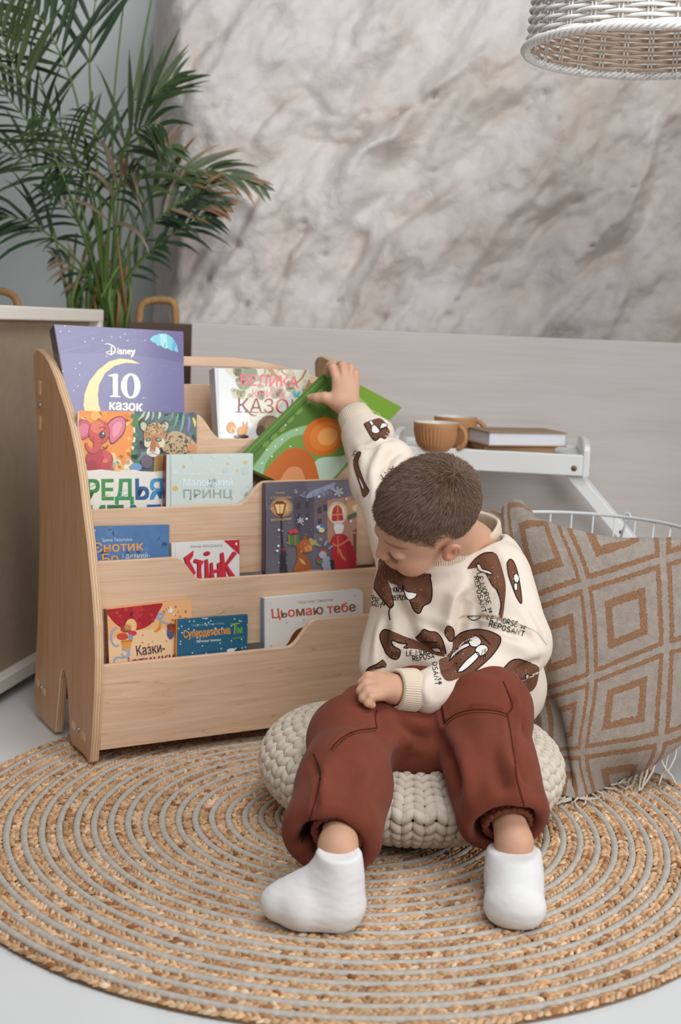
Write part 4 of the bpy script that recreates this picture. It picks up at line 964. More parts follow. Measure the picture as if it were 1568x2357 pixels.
def art_teal(c):
    c.T = B_; r = random.Random(4)
    c.dots([(r.uniform(910, 1335), r.uniform(630, 860)) for _ in range(46)], 4.5, '#cfe0e8'); c.poly([(1030, 632), (1110, 626), (1085, 640)], '#cfdde4')
    c.text('Гільда Гагерд, Клаус Гагерд', (998, 684), (1190, 669), 11, '#9fc0cf', -.005)
    c.text('Супердетектив', (950, 754), (1230, 728), 46, '#e79b3c', .024); c.text('Великодня таємниця', (1026, 781), (1172, 770), 15, '#e6edf0', .008)
    c.line([(1232, 672), (1286, 664)], 9, '#7fae4a', 0); c.line([(1258, 668), (1252, 732)], 9, '#7fae4a', 0); c.text('ім', (1268, 728), (1302, 724), 50, '#7fae4a', .02); c.text('і команда', (1236, 763), (1312, 753), 15, '#7fae4a', .0, .2)
    c.ell(1240, 830, 34, 14, '#e6edf0'); c.ell(1275, 832, 24, 12, '#1c2a38')
def art_kiss(c):
    c.T = D_; R, B = '#d9594c', '#8b5a32'
    c.line([(200, 1168), (210, 1640)], 2.5, '#cfcbc6', 0)
    c.text('Гвідо ван Генехтен', (487, 1214), (812, 1186), 24, '#94765c', -.008, .25)
    c.text('Цьомаю тебе', (262, 1346), (1016, 1279), 84, R, .022, cols=[R, B, R, B, R, B, R, R, B, R, B])
    c.poly([(390, 1640), (420, 1540), (470, 1460), (540, 1425), (620, 1440), (680, 1520), (700, 1640)], '#7a4324', 5); c.ell(540, 1640, 70, 60, '#8e5230')
    c.dots([(545, 1360), (392, 1386), (1012, 1140), (252, 1594), (800, 1334)], 9, '#a9c4cc'); c.dots([(245, 1210), (230, 1362), (560, 1300), (1040, 1230)], 5, '#b9bfc0')

def make_books():
    # back tier
    o, ex, ey = shelf_plane(.190, .587, .45)
    bl, br, tr, tl = on_plane(o, ex, ey, [(159, 941), (425, 946), (422, 763), (125.5, 747)])
    book('picture_book', 'large purple picture book titled 10 казок with a yellow crescent moon on the cover', o, ex, ey, [tl + (bl - tl) * 1.6, tr + (br - tr) * 1.6, tr, tl], .034, '#716b99', '#645e8c', '#2f2a4c', art_purple, gloss=.5)
    shelf_book('picture_book', 'white hardcover fairy tale book with pink and dark red title, behind the green book', (.22, .60, .211), (495, 847), (712, 852), .225, .030, '#e6e7e8', '#dfe0e2', '#c7c6cb', art_white, .6)
    # third tier
    shelf_book('picture_book', 'thin paperback with a red elephant and a leopard cub on its cover', (.135, .42, .089), (181, 945.3), (453, 950), .285, .006, '#efe3cd', '#e6e1d9', '#e6e1d9', art_elephant, .2)
    shelf_book('picture_book', 'pale mint hardcover with gold stars and silvery lettering and dark red spine', (.119, .44, .030), (383, 1047), (583, 1044), .165, .013, '#cedbd7', '#cbd8d4', '#7a2f2a', art_mint, .45)
    o, ex, ey = shelf_plane(.155, .642, .50)
    tl, tr, bl, br = on_plane(o, ex, ey, [(757, 848), (925, 938), (540, 1062), (724, 1148)])
    br = tr + (bl - tl) * 0.98
    book('picture_book', 'tilted green hardcover being pulled up by the boy with one hand', o, ex, ey, [bl, br, tr, tl], .013, '#5d8030', '#6f9a2e', '#4f7d2a', art_green, gloss=.25)
    # second tier
    shelf_book('picture_book', 'christmas picture book with a red robed saint and street lamp on a grey cover', (.077, .30, .044), (612, 1112), (822, 1104), .245, .014, '#6d6975', '#5b5763', '#4a2a4c', art_xmas, .55)
    shelf_book('picture_book', 'blue picture book with orange title Єнотик at the left of the second tier', (.077, .30, .083), (208.5, 1212), (390, 1208), .225, .010, '#4f79ab', '#4a72a2', '#41659a', art_blue, .35)
    shelf_book('picture_book', 'white children book with red hand drawn title Стінк and a red corner', (.077, .30, .083), (396, 1250), (551, 1242), .185, .011, '#e9e7e6', '#e0dedd', '#dcdad9', art_stink, .35)
    # front tier
    shelf_book('picture_book', 'orange board book with a red balloon cover leaning at the left end', (.030, .06, .058), (246, 1403), (441, 1380), .255, .014, '#eab37c', '#d99c62', '#7a4a36', art_orange, .35, spine_art=art_orange_spine)
    shelf_book('picture_book', 'small teal book with orange title Супердетектив in the front tier', (.024, .06, .033), (408, 1427), (571, 1415), .225, .010, '#236080', '#1f5874', '#d98a34', art_teal, .35)
    o, ex, ey = shelf_plane(.030, .06, .058); tl, tr = on_plane(o, ex, ey, [(608, 1377), (836, 1355)])
    d = nz(tr - tl); up = np.array([-d[1], d[0]]); H = .255; rr = .014
    cor = [tr + (-d * (rr - rr * math.sin(a)) - up * (rr - rr * math.cos(a))) for a in np.linspace(math.pi / 2, 0, 6)]
    book('picture_book', 'off white board book with rounded corner titled Цьомаю тебе', o, ex, ey, [tl - up * H, tr - up * H] + cor + [tl], .014, '#e4e1dc', '#dad7d2', '#7f98b5', art_kiss, gloss=.3)
make_books()
# ------------------------------------------------------------------ signed-distance modelling for the boy
class SDF:
    def __init__(s): s.ops = []
    def add(s, fn, lo, hi, k, mode='u'): s.ops.append((fn, np.asarray(lo, float), np.asarray(hi, float), k, mode)); return s
    def cone(s, a, b, ra, rb, k=0.02, mode='u', flat=None):
        a = np.asarray(a, float); b = np.asarray(b, float); d = b - a; L = np.dot(d, d) + 1e-12
        if flat is not None: fd = nz(flat[0]); fs = flat[1]
        def fn(p):
            q = p
            t = np.clip((q - a) @ d / L, 0, 1); w = q - a - t[..., None] * d
            if flat is not None:
                h = w @ fd; w = w + (h * (1 / fs - 1))[..., None] * fd
                return (np.sqrt((w * w).sum(-1)) - (ra + (rb - ra) * t)) * min(1, fs) if fs < 1 else np.sqrt((w * w).sum(-1)) - (ra + (rb - ra) * t)
            return np.sqrt((w * w).sum(-1)) - (ra + (rb - ra) * t)
        r = max(ra, rb) * (max(1, flat[1]) if flat is not None else 1)
        return s.add(fn, np.minimum(a, b) - r, np.maximum(a, b) + r, k, mode)
    def chain(s, pts, k=0.012, mode='u'):
        for (a, ra), (b, rb) in zip(pts[:-1], pts[1:]): s.cone(a, b, ra, rb, k, mode)
        return s
    def ell(s, c, ax, r, k=0.02, mode='u'):
        c = np.asarray(c, float); ax = np.asarray(ax, float); r = np.asarray(r, float)
        def fn(p):
            q = (p - c) @ ax.T; k0 = np.sqrt(((q / r) ** 2).sum(-1)); k1 = np.sqrt(((q / r ** 2) ** 2).sum(-1)) + 1e-9
            return k0 * (k0 - 1) / k1
        return s.add(fn, c - r.max(), c + r.max(), k, mode)
    def plane(s, o, n, lo, hi, k=0.01):           # cut away the side n points to, inside a box
        o = np.asarray(o, float); n = nz(n)
        return s.add(lambda p: -((p - o) @ n), lo, hi, k, 's')
    def value(s, p, ops):
        F = np.full(p.shape[:-1], 0.2)
        for fn, lo, hi, k, mode in ops:
            d = fn(p)
            if mode == 'u':
                h = np.maximum(k - np.abs(F - d), 0) / k; F = np.minimum(F, d) - h * h * k * 0.25
            else:
                d = -d; h = np.maximum(k - np.abs(F - d), 0) / k; F = np.maximum(F, d) + h * h * k * 0.25
        return F
    def mesh(s, h, bs=16):
        los = np.min([o[1] - o[3] for o in s.ops if o[4] == 'u'], 0) - 3 * h; his = np.max([o[2] + o[3] for o in s.ops if o[4] == 'u'], 0) + 3 * h
        nb = np.ceil((his - los) / (h * bs)).astype(int); N = nb * bs + 2
        st = np.array([N[1] * N[2], N[2], 1], np.int64)
        g = np.arange(bs + 1); gi, gj, gk = np.meshgrid(g, g, g, indexing='ij'); loc = np.stack([gi, gj, gk], -1)
        ids = []; pos = []; quads = []
        half = bs * h * 0.5 * math.sqrt(3)
        for bi in range(nb[0]):
            for bj in range(nb[1]):
                for bk in range(nb[2]):
                    b0 = np.array([bi, bj, bk]) * bs; lo = los + b0 * h; hi = lo + bs * h
                    ops = [o for o in s.ops if np.all(o[1] - o[3] - h <= hi) and np.all(o[2] + o[3] + h >= lo)]
                    if not any(o[4] == 'u' for o in ops): continue
                    c = ((lo + hi) / 2)[None]
                    if abs(s.value(c, ops)[0]) > half * 1.6 + 0.02: continue
                    P_ = lo + loc * h; F = s.value(P_, ops); ins = F < 0
                    if ins.all() or not ins.any(): continue
                    cs = [(a, b, c_) for a in (0, 1) for b in (0, 1) for c_ in (0, 1)]
                    cnt = sum(ins[a:a + bs, b:b + bs, c_:c_ + bs].astype(np.int8) for a, b, c_ in cs)
                    act = np.argwhere((cnt > 0) & (cnt < 8))
                    acc = np.zeros((len(act), 3)); w = np.zeros(len(act))
                    for a in cs:
                        for ax in range(3):
                            if a[ax]: continue
                            b = list(a); b[ax] = 1
                            ia = act + a; ib = act + b
                            fa = F[tuple(ia.T)]; fb = F[tuple(ib.T)]; m = (fa < 0) != (fb < 0)
                            t = np.where(m, fa / np.where(m, fa - fb, 1), 0)
                            pt = ia + t[:, None] * (ib - ia); acc += np.where(m[:, None], pt, 0); w += m
                    ids.append((act + b0) @ st); pos.append(los + (b0 + acc / w[:, None]) * h)
                    for ax in range(3):
                        u, v = (ax + 1) % 3, (ax + 2) % 3
                        s0 = [slice(0, bs)] * 3; s1 = [slice(0, bs)] * 3; s1[ax] = slice(1, bs + 1)
                        A = ins[tuple(s0)]; Bm = ins[tuple(s1)]; e = np.argwhere(A != Bm)
                        if not len(e): continue
                        fl = A[tuple(e.T)]; g0 = e + b0; ok = (g0[:, u] > 0) & (g0[:, v] > 0); g0 = g0[ok]; fl = fl[ok]
                        base = g0 @ st; q = np.stack([base - st[u] - st[v], base - st[v], base, base - st[u]], 1)
                        q[~fl] = q[~fl][:, ::-1]; quads.append(q)
        ids = np.concatenate(ids); pos = np.concatenate(pos); Q = np.concatenate(quads)
        o = np.argsort(ids); ids = ids[o]; pos = pos[o]
        ix = np.searchsorted(ids, Q); ix = np.clip(ix, 0, len(ids) - 1); good = (ids[ix] == Q).all(1)
        return pos, ix[good]
def smooth_mesh(v, f, it=2, lam=0.5):
    e = np.unique(np.sort(np.concatenate([f[:, [i, (i + 1) % f.shape[1]]] for i in range(f.shape[1])]), 1), axis=0)
    for _ in range(it):
        acc = np.zeros_like(v); cnt = np.zeros(len(v))
        np.add.at(acc, e[:, 0], v[e[:, 1]]); np.add.at(acc, e[:, 1], v[e[:, 0]]); np.add.at(cnt, e[:, 0], 1); np.add.at(cnt, e[:, 1], 1)
        v = v + lam * (acc / np.maximum(cnt, 1)[:, None] - v)
    return v
def vnormals(v, f):
    n = np.zeros_like(v); k = np.cross(v[f[:, 2]] - v[f[:, 0]], v[f[:, 3]] - v[f[:, 1]])
    for i in range(4): np.add.at(n, f[:, i], k)
    return nzr(n)
def largest(v, f):                                   # keep every vertex used
    u = np.unique(f); m = np.full(len(v), -1); m[u] = np.arange(len(u)); return v[u], m[f]
def seg_dist(p, a, b):
    a = np.asarray(a, float); b = np.asarray(b, float); d = b - a; t = np.clip((p - a) @ d / (d @ d), 0, 1)
    return np.linalg.norm(p - a - t[:, None] * d, axis=1), t
def folds(v, f, lines):
    """press soft creases (depth > 0) or raise ridges (< 0) along polylines given in space"""
    n = vnormals(v, f); disp = np.zeros(len(v))
    for pts, depth, w in lines:
        best = np.full(len(v), 9.0); tt = np.zeros(len(v)); m = len(pts) - 1
        for i in range(m):
            d, t = seg_dist(v, pts[i], pts[i + 1]); b = d < best; best = np.where(b, d, best); tt = np.where(b, (i + t) / m, tt)
        env = np.sin(np.clip(tt, 0.02, 0.98) * math.pi) ** 0.6
        disp -= depth * env * (np.exp(-(best / w) ** 2) - 0.45 * np.exp(-((best - 1.9 * w) / (w * 1.2)) ** 2))
    return v + n * disp[:, None]
# ------------------------------------------------------------------ the boy
HB = np.array([[-0.855, 0.456, -0.249], [-0.184, -0.714, -0.675], [-0.485, -0.531, 0.695]])   # head axes: columns forward, left, up
HT = np.array([0.155, 2.30, 0.558]); HS = 1.055
def HP(f, l, u): return HT + HB @ (np.array([f, l, u], float) * HS)
def HA(rl=0.0): return HB.T
def make_boy():
    root = thing('person', 'small boy in cream walrus print sweatshirt and rust trousers sitting on a knitted pouf', 'person', np.array([0.2, 2.45, 0.0]))
    I3 = np.eye(3)
    # ---------------------------------------------------------------- body
    S = SDF(); A = HB.T / HS      # head parts are drawn in head units
    A = HB.T
    def hell(c, ax, r, k, m='u'): S.ell(c, ax, np.array(r) * HS, k, m)
    hell(HP(-.010, 0, .034), A, (.090, .072, .072), .02)
    hell(HP(.028, 0, -.015), A, (.058, .058, .070), .03)
    hell(HP(.052, 0, -.066), A, (.026, .030, .022), .03)
    for s in (-1, 1):
        hell(HP(.052, s * .032, -.036), A, (.030, .026, .028), .02)
        hell(HP(.1005, s * .031, .004), A, (.016, .016, .011), .016, 's')
        hell(HP(.0720, s * .0300, .000), A, (.0125, .0150, .0110), .006)
    S.cone(HP(.084, 0, .006), HP(.096, 0, -.020), .0065, .0085, .012)
    for s in (-1, 1): hell(HP(.090, s * .009, -.024), A, (.008, .006, .006), .006)
    hell(HP(.083, 0, -.045), A, (.010, .020, .008), .008); hell(HP(.081, 0, -.054), A, (.009, .017, .007), .006)
    for s in (-1, 1):
        e1 = nz(HB @ np.array([-.35, s * .30, 1.0])); e2 = nz(HB @ np.array([1.0, s * -.35, .35])); e3 = nz(np.cross(e1, e2)); e2 = np.cross(e3, e1)
        c = HP(-.004, s * .0775, -.006); out = nz(HB @ np.array([-.15, s * 1.0, 0]))
        hell(c, np.array([e2, e3, e1]), (.0155, .0070, .0240), .006)
        hell(c + out * .0075 - e1 * .001 + e2 * .001, np.array([e2, e3, e1]), (.0092, .0068, .0158), .004, 's')
        hell(c - e1 * .018 + e2 * .002, np.array([e2, e3, e1]), (.009, .0065, .009), .008)
        S.cone(c + e1 * .012 + out * .001 - e2 * .002, c - e1 * .006 + out * .001 - e2 * .006, .0026, .0026, .003)
    nb = P(1078, 1262, 2.43)
    S.cone(HP(-.028, 0, -.05), nb, .044, .046, .03)
    S.cone(nb, P(1030, 1400, 2.43), .048, .075, .03); S.cone(P(1030, 1400, 2.43), P(1025, 1570, 2.40), .075, .080, .03)
    SRp = P(940, 1250, 2.49); SLp = P(1140, 1320, 2.41)
    S.cone(SRp, SLp, .038, .038, .03)
    # raised right arm and hand
    ERp = P(870, 1085, 2.68); WR = P(806, 944, 2.885)
    S.chain([(SRp, .036), (ERp, .030), (P(826, 985, 2.84), .026), (WR, .0235)], .02)
    n_c = nz(CP - WR)
    pc = P(792, 908, 2.905)
    S.cone(P(800, 930, 2.892), P(797, 884, 2.915), .021, .022, .02, flat=(n_c, .62))
    S.cone(P(783, 912, 2.902), P(780, 884, 2.912), .015, .014, .015, flat=(n_c, .75)); S.cone(P(806, 915, 2.90), P(812, 888, 2.915), .014, .013, .015, flat=(n_c, .75))
    S.ell(P(778, 922, 2.895), I3, (.017, .017, .017), .02)
    fing = [[(777, 882, 2.910), (766, 846, 2.922), (759, 842, 2.950), (752, 858, 2.965)], [(792, 876, 2.912), (788, 841, 2.924), (783, 840, 2.952), (778, 858, 2.966)],
            [(806, 876, 2.914), (807, 846, 2.926), (804, 845, 2.952), (800, 862, 2.965)], [(817, 882, 2.918), (820, 860, 2.928), (819, 857, 2.950), (815, 872, 2.962)]]
    for q, r in zip(fing, (.0098, .0098, .0094, .0082)):
        S.chain([(P(*q[0]), r), (P(*q[1]), r * .96), (P(*q[2]), r * .88), (P(*q[3]), r * .76)], .0035)
    S.chain([(P(772, 926, 2.895), .0150), (P(748, 915, 2.893), .0112), (P(730, 916, 2.898), .0098), (P(715, 915, 2.906), .0086)], .009)
    # left arm resting on the knee
    ELp = P(1195, 1490, 2.33); WL = P(915, 1588, 2.165)
    S.chain([(SLp, .036), (ELp, .031), (P(1010, 1590, 2.22), .028), (WL, .023)], .02)
    wl = P(905, 1586, 2.160); nh = nz(np.array([0, -.55, 1.0]))
    lf = [[(870, 1559, 2.152), (847, 1557, 2.145), (834, 1572, 2.138), (840, 1586, 2.140)], [(868, 1573, 2.138), (843, 1572, 2.128), (831, 1590, 2.120), (839, 1603, 2.124)],
          [(869, 1587, 2.124), (846, 1589, 2.112), (836, 1607, 2.106), (846, 1616, 2.110)], [(873, 1600, 2.112), (854, 1604, 2.102), (847, 1618, 2.098), (857, 1623, 2.102)]]
    for q, r in zip(lf, (.0086, .0090, .0088, .0080)):
        S.cone(wl, P(*q[0]), .0165, r * 1.22, .016)
        S.chain([(P(*q[0]), r * 1.1), (P(*q[1]), r), (P(*q[2]), r * .93), (P(*q[3]), r * .8)], .0026)
    S.chain([(P(892, 1562, 2.175), .012), (P(872, 1556, 2.175), .0098), (P(852, 1560, 2.172), .0085)], .006)
    # hips and legs
    S.cone(P(1025, 1570, 2.40), P(1005, 1620, 2.37), .080, .07, .03)
    ankL = PF(778, 1950, .128); ankR = P(1184, 1940, 1.965)
    S.chain([(P(975, 1625, 2.36), .05), (P(812, 1705, 2.14), .036), (ankL, .026), (PF(776, 2078, .045), .026)], .02)
    S.chain([(PF(776, 2078, .045), .026), (PF(690, 2074, .045), .025), (PF(645, 2074, .05), .018)], .02)
    S.chain([(P(1075, 1620, 2.37), .05), (P(1112, 1640, 2.18), .036), (ankR, .026), (PF(1184, 2010, .045), .026), (PF(1188, 2092, .034), .02)], .02)
    v, f = S.mesh(0.0019); v = smooth_mesh(v, f, 3, .5); v, f = largest(v, f)
    hd = ((v - HT) @ HB) / HS
    skin = np.array(hx('#cfa186')); c = np.tile(skin, (len(v), 1))
    nn = fbm(v * 60, 3, 4)[:, None]; c = c * (1 + 0.10 * nn)
    def blend(mask, col): 
        nonlocal c
        m = np.clip(mask, 0, 1)[:, None]; c = c * (1 - m) + np.array(hx(col)) * m
    def near(p, r, w): return np.exp(-(np.linalg.norm(v - p, axis=1) / r) ** 2) * w
    for s in (-1, 1):
        blend(near(HP(.075, s * .042, -.032), .02, .35), '#dd9480'); blend(near(HP(-.004, s * .080, -.006), .022, .55), '#d98c72')
    blend(near(HP(.100, 0, -.024), .012, .3), '#d98f78')
    lip = np.exp(-((hd[:, 0] - .088) / .012) ** 2 - (hd[:, 1] / .018) ** 2 - ((hd[:, 2] + .049) / .006) ** 2); blend(lip * .8, '#c47f74')
    for q in fing + lf:
        for k in (0, 1): blend(near(P(*q[k]), .008, .30), '#d48f74')
    blend(near(P(714, 914, 2.904), .009, .5), '#dd9a86')
    # short-cropped scalp: colour of the stubble fading into the skin
    fq, lq, uq = hd.T
    line = np.interp(fq, [-.11, -.09, -.06, -.035, -.018, -.004, .012, .020, .032, .050, .066, .090], [-.050, -.052, -.050, -.030, .000, .022, .020, .004, .016, .040, .052, .058])
    hm = (uq - line)
    inhair = np.clip(hm / .006, 0, 1) * (uq > -.075) * (np.abs(lq) < .0745 - .25 * np.clip(.02 - uq, 0, .02))
    fade = np.clip((uq - line - .004) / .042, 0, 1)
    fade = np.maximum(fade, np.clip((fq - .035) / .02, 0, 1))
    blend(inhair * (0.16 + 0.74 * fade), '#5a4438')
    brow = sum(np.exp(-((lq - s * .030) / .019) ** 4 - ((uq - (.023 - .10 * abs(0))) / .0035) ** 2) * (fq > .05) for s in (-1, 1)); blend(brow * .75, '#6b4e3a')
    m = M_vcol('skin', 0.5, 0.35, 0.12, 700, 0.0006, sss=0.18)
    body = link_mesh('body', v, f, m, root, True, np.clip(c, 0, 1))
    # eyelashes
    ml = M_vcol('lash', 0.6)
    for s in (-1, 1):
        mb = MB()
        for k in range(17):
            t = -1 + 2 * k / 16; l = s * .0305 + t * .0125; base = HP(.0835 - .0035 * t * t - abs(l) * .02, l, -.0060 + .002 * t * t)
            if s < 0: t *= .8
            mb.tube([base, base + HB @ (np.array([.0042, s * .0006 + t * .0014, -.0016]) * (1 if s > 0 else .4)), base + HB @ (np.array([.0078, t * .0026, -.0022]) * (1 if s > 0 else .4))], [.0005, .00038, .00015], 4, hx('#2c1e17'))
        build(mb, 'eyelash', ml, root)
    # nails
    mn = M_plain('nail', '#e3b3a2', 0.3, 0.4)
    mb = MB(); p = P(711.5, 913.5, 2.902); mb.ball(p, [nz(P(700, 914, 2.9) - P(720, 914, 2.9)), ZZ, nz(CP - p)], (.0045, .0042, .0030), 10, 6); build(mb, 'thumbnail', mn, root)
    # ---------------------------------------------------------------- hair strands
    N = 60000; w = inhair * (0.10 + .90 * fade); nv = vnormals(v, f)
    # weight by vertex (even sampling over the grid surface)
    cand = np.where(w > 0.02)[0]; pr = w[cand] / w[cand].sum(); ch = nrg.choice(cand, N, p=pr)
    nb2 = f[:, 0][nrg.integers(0, len(f), 1)]
    p0 = v[ch] + nrg.normal(0, .0010, (N, 3)); nr = nv[ch]; h0 = hd[ch]; fd = fade[ch]
    whorl = np.array([-.062, .012, .092])
    d = h0 - whorl; d = d / (np.linalg.norm(d, axis=1)[:, None] + .004)
    ang = .5; d = d + np.stack([-d[:, 1], d[:, 0], 0 * d[:, 0]], 1) * ang * np.exp(-np.linalg.norm(h0 - whorl, axis=1) / .03)[:, None]
    d[:, 0] += .35; d[:, 2] -= .15
    flow = d @ HB.T; flow = flow - nr * (flow * nr).sum(1)[:, None]; flow = nzr(flow)
    clump = np.stack([fbm(h0 * 110 + 10 * k, 2, 40 + k) for k in range(3)], 1) @ HB.T
    top = np.clip((h0[:, 2] - .045) / .04, 0, 1)
    ln = (0.0012 + 0.0065 * fd + 0.0150 * top * fd) * nrg.uniform(.75, 1.15, N)
    up = (0.50 + 0.15 * top)[:, None]
    dirn = nzr(nr * up + flow * 0.9 + clump * .55 + nrg.normal(0, .09, (N, 3)))
    K = 4; pts = np.zeros((N, K, 3)); cur = p0.copy(); dd = dirn.copy()
    for k in range(K):
        pts[:, k] = cur; cur = cur + dd * (ln / (K - 1))[:, None]; dd = nzr(dd + flow * .28 - nr * .10)
    hc = bpy.data.hair_curves.new('hair'); hc.add_curves([K] * N)
    hc.points.foreach_set('position', (pts - np.array(root['_o'])).reshape(-1).astype(np.float32))
    ra = hc.attributes.get('radius') or hc.attributes.new('radius', 'FLOAT', 'POINT')
    ra.data.foreach_set('value', np.tile(np.array([.00031, .00031, .00025, .00008], np.float32), N))
    mh, n_, l_, b_ = new_mat('brown_hair', 0.42, 0.5)
    oi = n_.new('ShaderNodeHairInfo'); l_.new(ramp(n_, l_, oi.outputs['Random'], [(0.0, hx('#5f483b')), (0.6, hx('#7b5f4e')), (1.0, hx('#987a64'))]), b_.inputs['Base Color'])
    hc.materials.append(mh)
    ho = bpy.data.objects.new('hair', hc); COL.objects.link(ho); ho.parent = root
    # ---------------------------------------------------------------- trousers
    T = SDF()
    T.ell(P(1020, 1585, 2.385), I3, (.140, .115, .090), .04); T.ell(P(962, 1690, 2.200), I3, (.070, .05, .055), .04); T.ell(P(962, 1735, 2.160), I3, (.060, .04, .045), .04)
    kr = P(812, 1702, 2.145); er = P(766, 1915, 1.905)
    T.cone(P(985, 1625, 2.36), kr, .085, .061, .05); T.cone(P(900, 1672, 2.25), kr, .068, .063, .04)
    T.cone(kr, P(795, 1800, 2.005), .064, .072, .04); T.cone(P(795, 1800, 2.005), er, .072, .078, .03)
    kl = P(1115, 1640, 2.20); el = P(1156, 1868, 2.005)
    T.cone(P(1065, 1620, 2.37), kl, .088, .076, .05)
    T.cone(kl, P(1130, 1770, 2.075), .077, .071, .04); T.cone(P(1130, 1770, 2.075), el, .071, .077, .03)
    T.ell(P(822, 1606, 2.20), I3, (.020, .03, .022), .02)
    rims = []
    for e, k0, an, off in ((er, P(795, 1800, 2.005), ankL, .030), (el, P(1130, 1770, 2.075), ankR, .034)):
        ax = nz(e - k0); o = e + ax * off
        T.plane(o, ax + np.array([0, -.10, -.05]), e - .105, e + .105, .022)
        T.cone(e - ax * .012, o + ax * .05, .046, .058, .014, 's')
        rims.append((e, ax))
    T.ops[-1] = T.ops[-1]
    v, f = T.mesh(0.0030); v = smooth_mesh(v, f, 4, .5); v, f = largest(v, f)
    bv = BVHTree.FromPolygons(v.tolist(), [tuple(q) for q in f.tolist()])
    def on(bvh, px, lift=0.0):
        out = []
        for x, y in px:
            d_ = nz(ray(x, y)); h = bvh.ray_cast(Vector(CP), Vector(d_))
            if h[0] is not None: out.append(np.array(h[0]) - d_ * lift)
        return out
    cr = lambda px, dp, w_: (on(bv, px), dp, w_)
    L_ = [cr([(770, 1720), (800, 1690), (850, 1675), (868, 1672)], .0022, .004), cr([(868, 1672), (864, 1640), (870, 1632)], .0022, .004), cr([(712, 1745), (735, 1790), (728, 1850), (700, 1930)], .0030, .006),
          cr([(930, 1700), (900, 1720), (850, 1800), (840, 1880)], -.004, .014), cr([(915, 1722), (865, 1790), (845, 1860)], .003, .012), cr([(760, 1740), (740, 1800), (745, 1870)], -.005, .016), cr([(700, 1945), (760, 1905), (830, 1925)], -.004, .010), cr([(680, 1940), (730, 1890), (760, 1885)], .004, .010),
          cr([(770, 1880), (800, 1905)], .003, .010), cr([(905, 1655), (960, 1690), (990, 1700)], .005, .012), cr([(890, 1640), (935, 1700), (935, 1725)], -.004, .010),
          cr([(1010, 1610), (1022, 1668), (1024, 1665)], .0022, .004), cr([(1022, 1668), (1080, 1630), (1140, 1632), (1168, 1643)], .0026, .0045), cr([(1168, 1643), (1176, 1610), (1160, 1570)], .0022, .004), cr([(1172, 1645), (1180, 1720), (1205, 1800), (1215, 1890)], .0030, .006),
          cr([(1200, 1600), (1205, 1660), (1212, 1700)], .005, .008), cr([(1190, 1590), (1195, 1640), (1205, 1680)], -.004, .008), cr([(1000, 1690), (1040, 1740), (1060, 1820)], .006, .014), cr([(1030, 1680), (1070, 1760), (1080, 1850)], -.005, .016), cr([(1150, 1720), (1180, 1790), (1205, 1850)], -.005, .014), cr([(1130, 1700), (1160, 1800), (1180, 1860)], .004, .012),
          cr([(1060, 1890), (1120, 1880), (1180, 1895)], -.003, .010), cr([(1190, 1870), (1210, 1920), (1215, 1945)], .004, .008), cr([(1040, 1580), (1090, 1560), (1150, 1570)], -.003, .012)]
    L_ = [q for q in L_ if len(q[0]) >= 2]
    L_ = [(a, b * (2.0 if abs(b) > .0032 else 1.7), c_) for a, b, c_ in L_]
    v = folds(v, f, L_); v = v + vnormals(v, f) * (0.004 * fbm(v * 14, 3, 8))[:, None]
    mt, n_, l_, b_ = new_mat('rust_fleece', 0.88, 0.2); vv = tex_coord(n_, l_)
    l_.new(ramp(n_, l_, noise(n_, l_, vv, 16, 4), [(0.3, hx('#73392a')), (0.7, hx('#7e4130'))]), b_.inputs['Base Color']); b_.inputs['Sheen Weight'].default_value = .06; bump(n_, l_, b_, noise(n_, l_, vv, 900, 2), .25, .0006)
    tr = link_mesh('trousers', v, f, mt, root, True)
    for (e, ax), an in zip(rims, (ankL, ankR)):
        o = e * .35 + an * .65 - ax * .020; x = nz(np.cross(ax, [0, 0, 1])); y = np.cross(ax, x); mb = MB(); th = np.linspace(0, 2 * math.pi, 120, endpoint=False)
        for j in range(4):
            pts = [o + ax * (j * .0055 - .012) + (x * math.cos(a) + y * math.sin(a)) * (.0365 + .0012 * math.sin(19 * a + j * 2) + .0010 * math.sin(31 * a)) for a in th]
            mb.tube(pts, .0046, 8, closed=True)
        build(mb, 'elastic_hem', mt, tr)
    # ---------------------------------------------------------------- sweatshirt
    W = SDF()
    W.cone(P(1045, 1335, 2.425), P(1030, 1520, 2.40), .100, .130, .05, flat=(np.array([0, 1., 0]), .86)); W.cone(P(940, 1330, 2.43), P(895, 1500, 2.37), .055, .050, .05)
    W.cone(P(1110, 1400, 2.42), P(1130, 1560, 2.42), .085, .095, .05); W.cone(P(900, 1500, 2.36), P(872, 1535, 2.33), .045, .034, .03); W.cone(P(1120, 1560, 2.42), P(1170, 1590, 2.44), .090, .070, .04)
    W.cone(P(960, 1290, 2.47), P(1125, 1300, 2.43), .062, .064, .05); W.cone(P(1000, 1330, 2.38), P(930, 1350, 2.38), .055, .05, .04)
    W.cone(P(1146, 1325, 2.375), P(1192, 1480, 2.305), .062, .060, .010); W.cone(P(1192, 1480, 2.305), P(1090, 1560, 2.235), .057, .054, .018)
    W.cone(P(1090, 1560, 2.235), P(990, 1592, 2.185), .054, .040, .02)
    W.cone(P(930, 1235, 2.50), P(872, 1095, 2.68), .066, .056, .04); W.cone(P(872, 1095, 2.68), P(838, 1000, 2.835), .055, .050, .03); W.ell(P(880, 1002, 2.83), I3, (.026, .028, .032), .025)
    W.cone(P(905, 1060, 2.70), P(880, 1120, 2.66), .045, .05, .03)
    W.ell(P(1078, 1245, 2.43), I3, (.066, .066, .055), .012, 's')
    v, f = W.mesh(0.0026); v = smooth_mesh(v, f, 4, .5); v, f = largest(v, f)
    bw0 = BVHTree.FromPolygons(v.tolist(), [tuple(q) for q in f.tolist()])
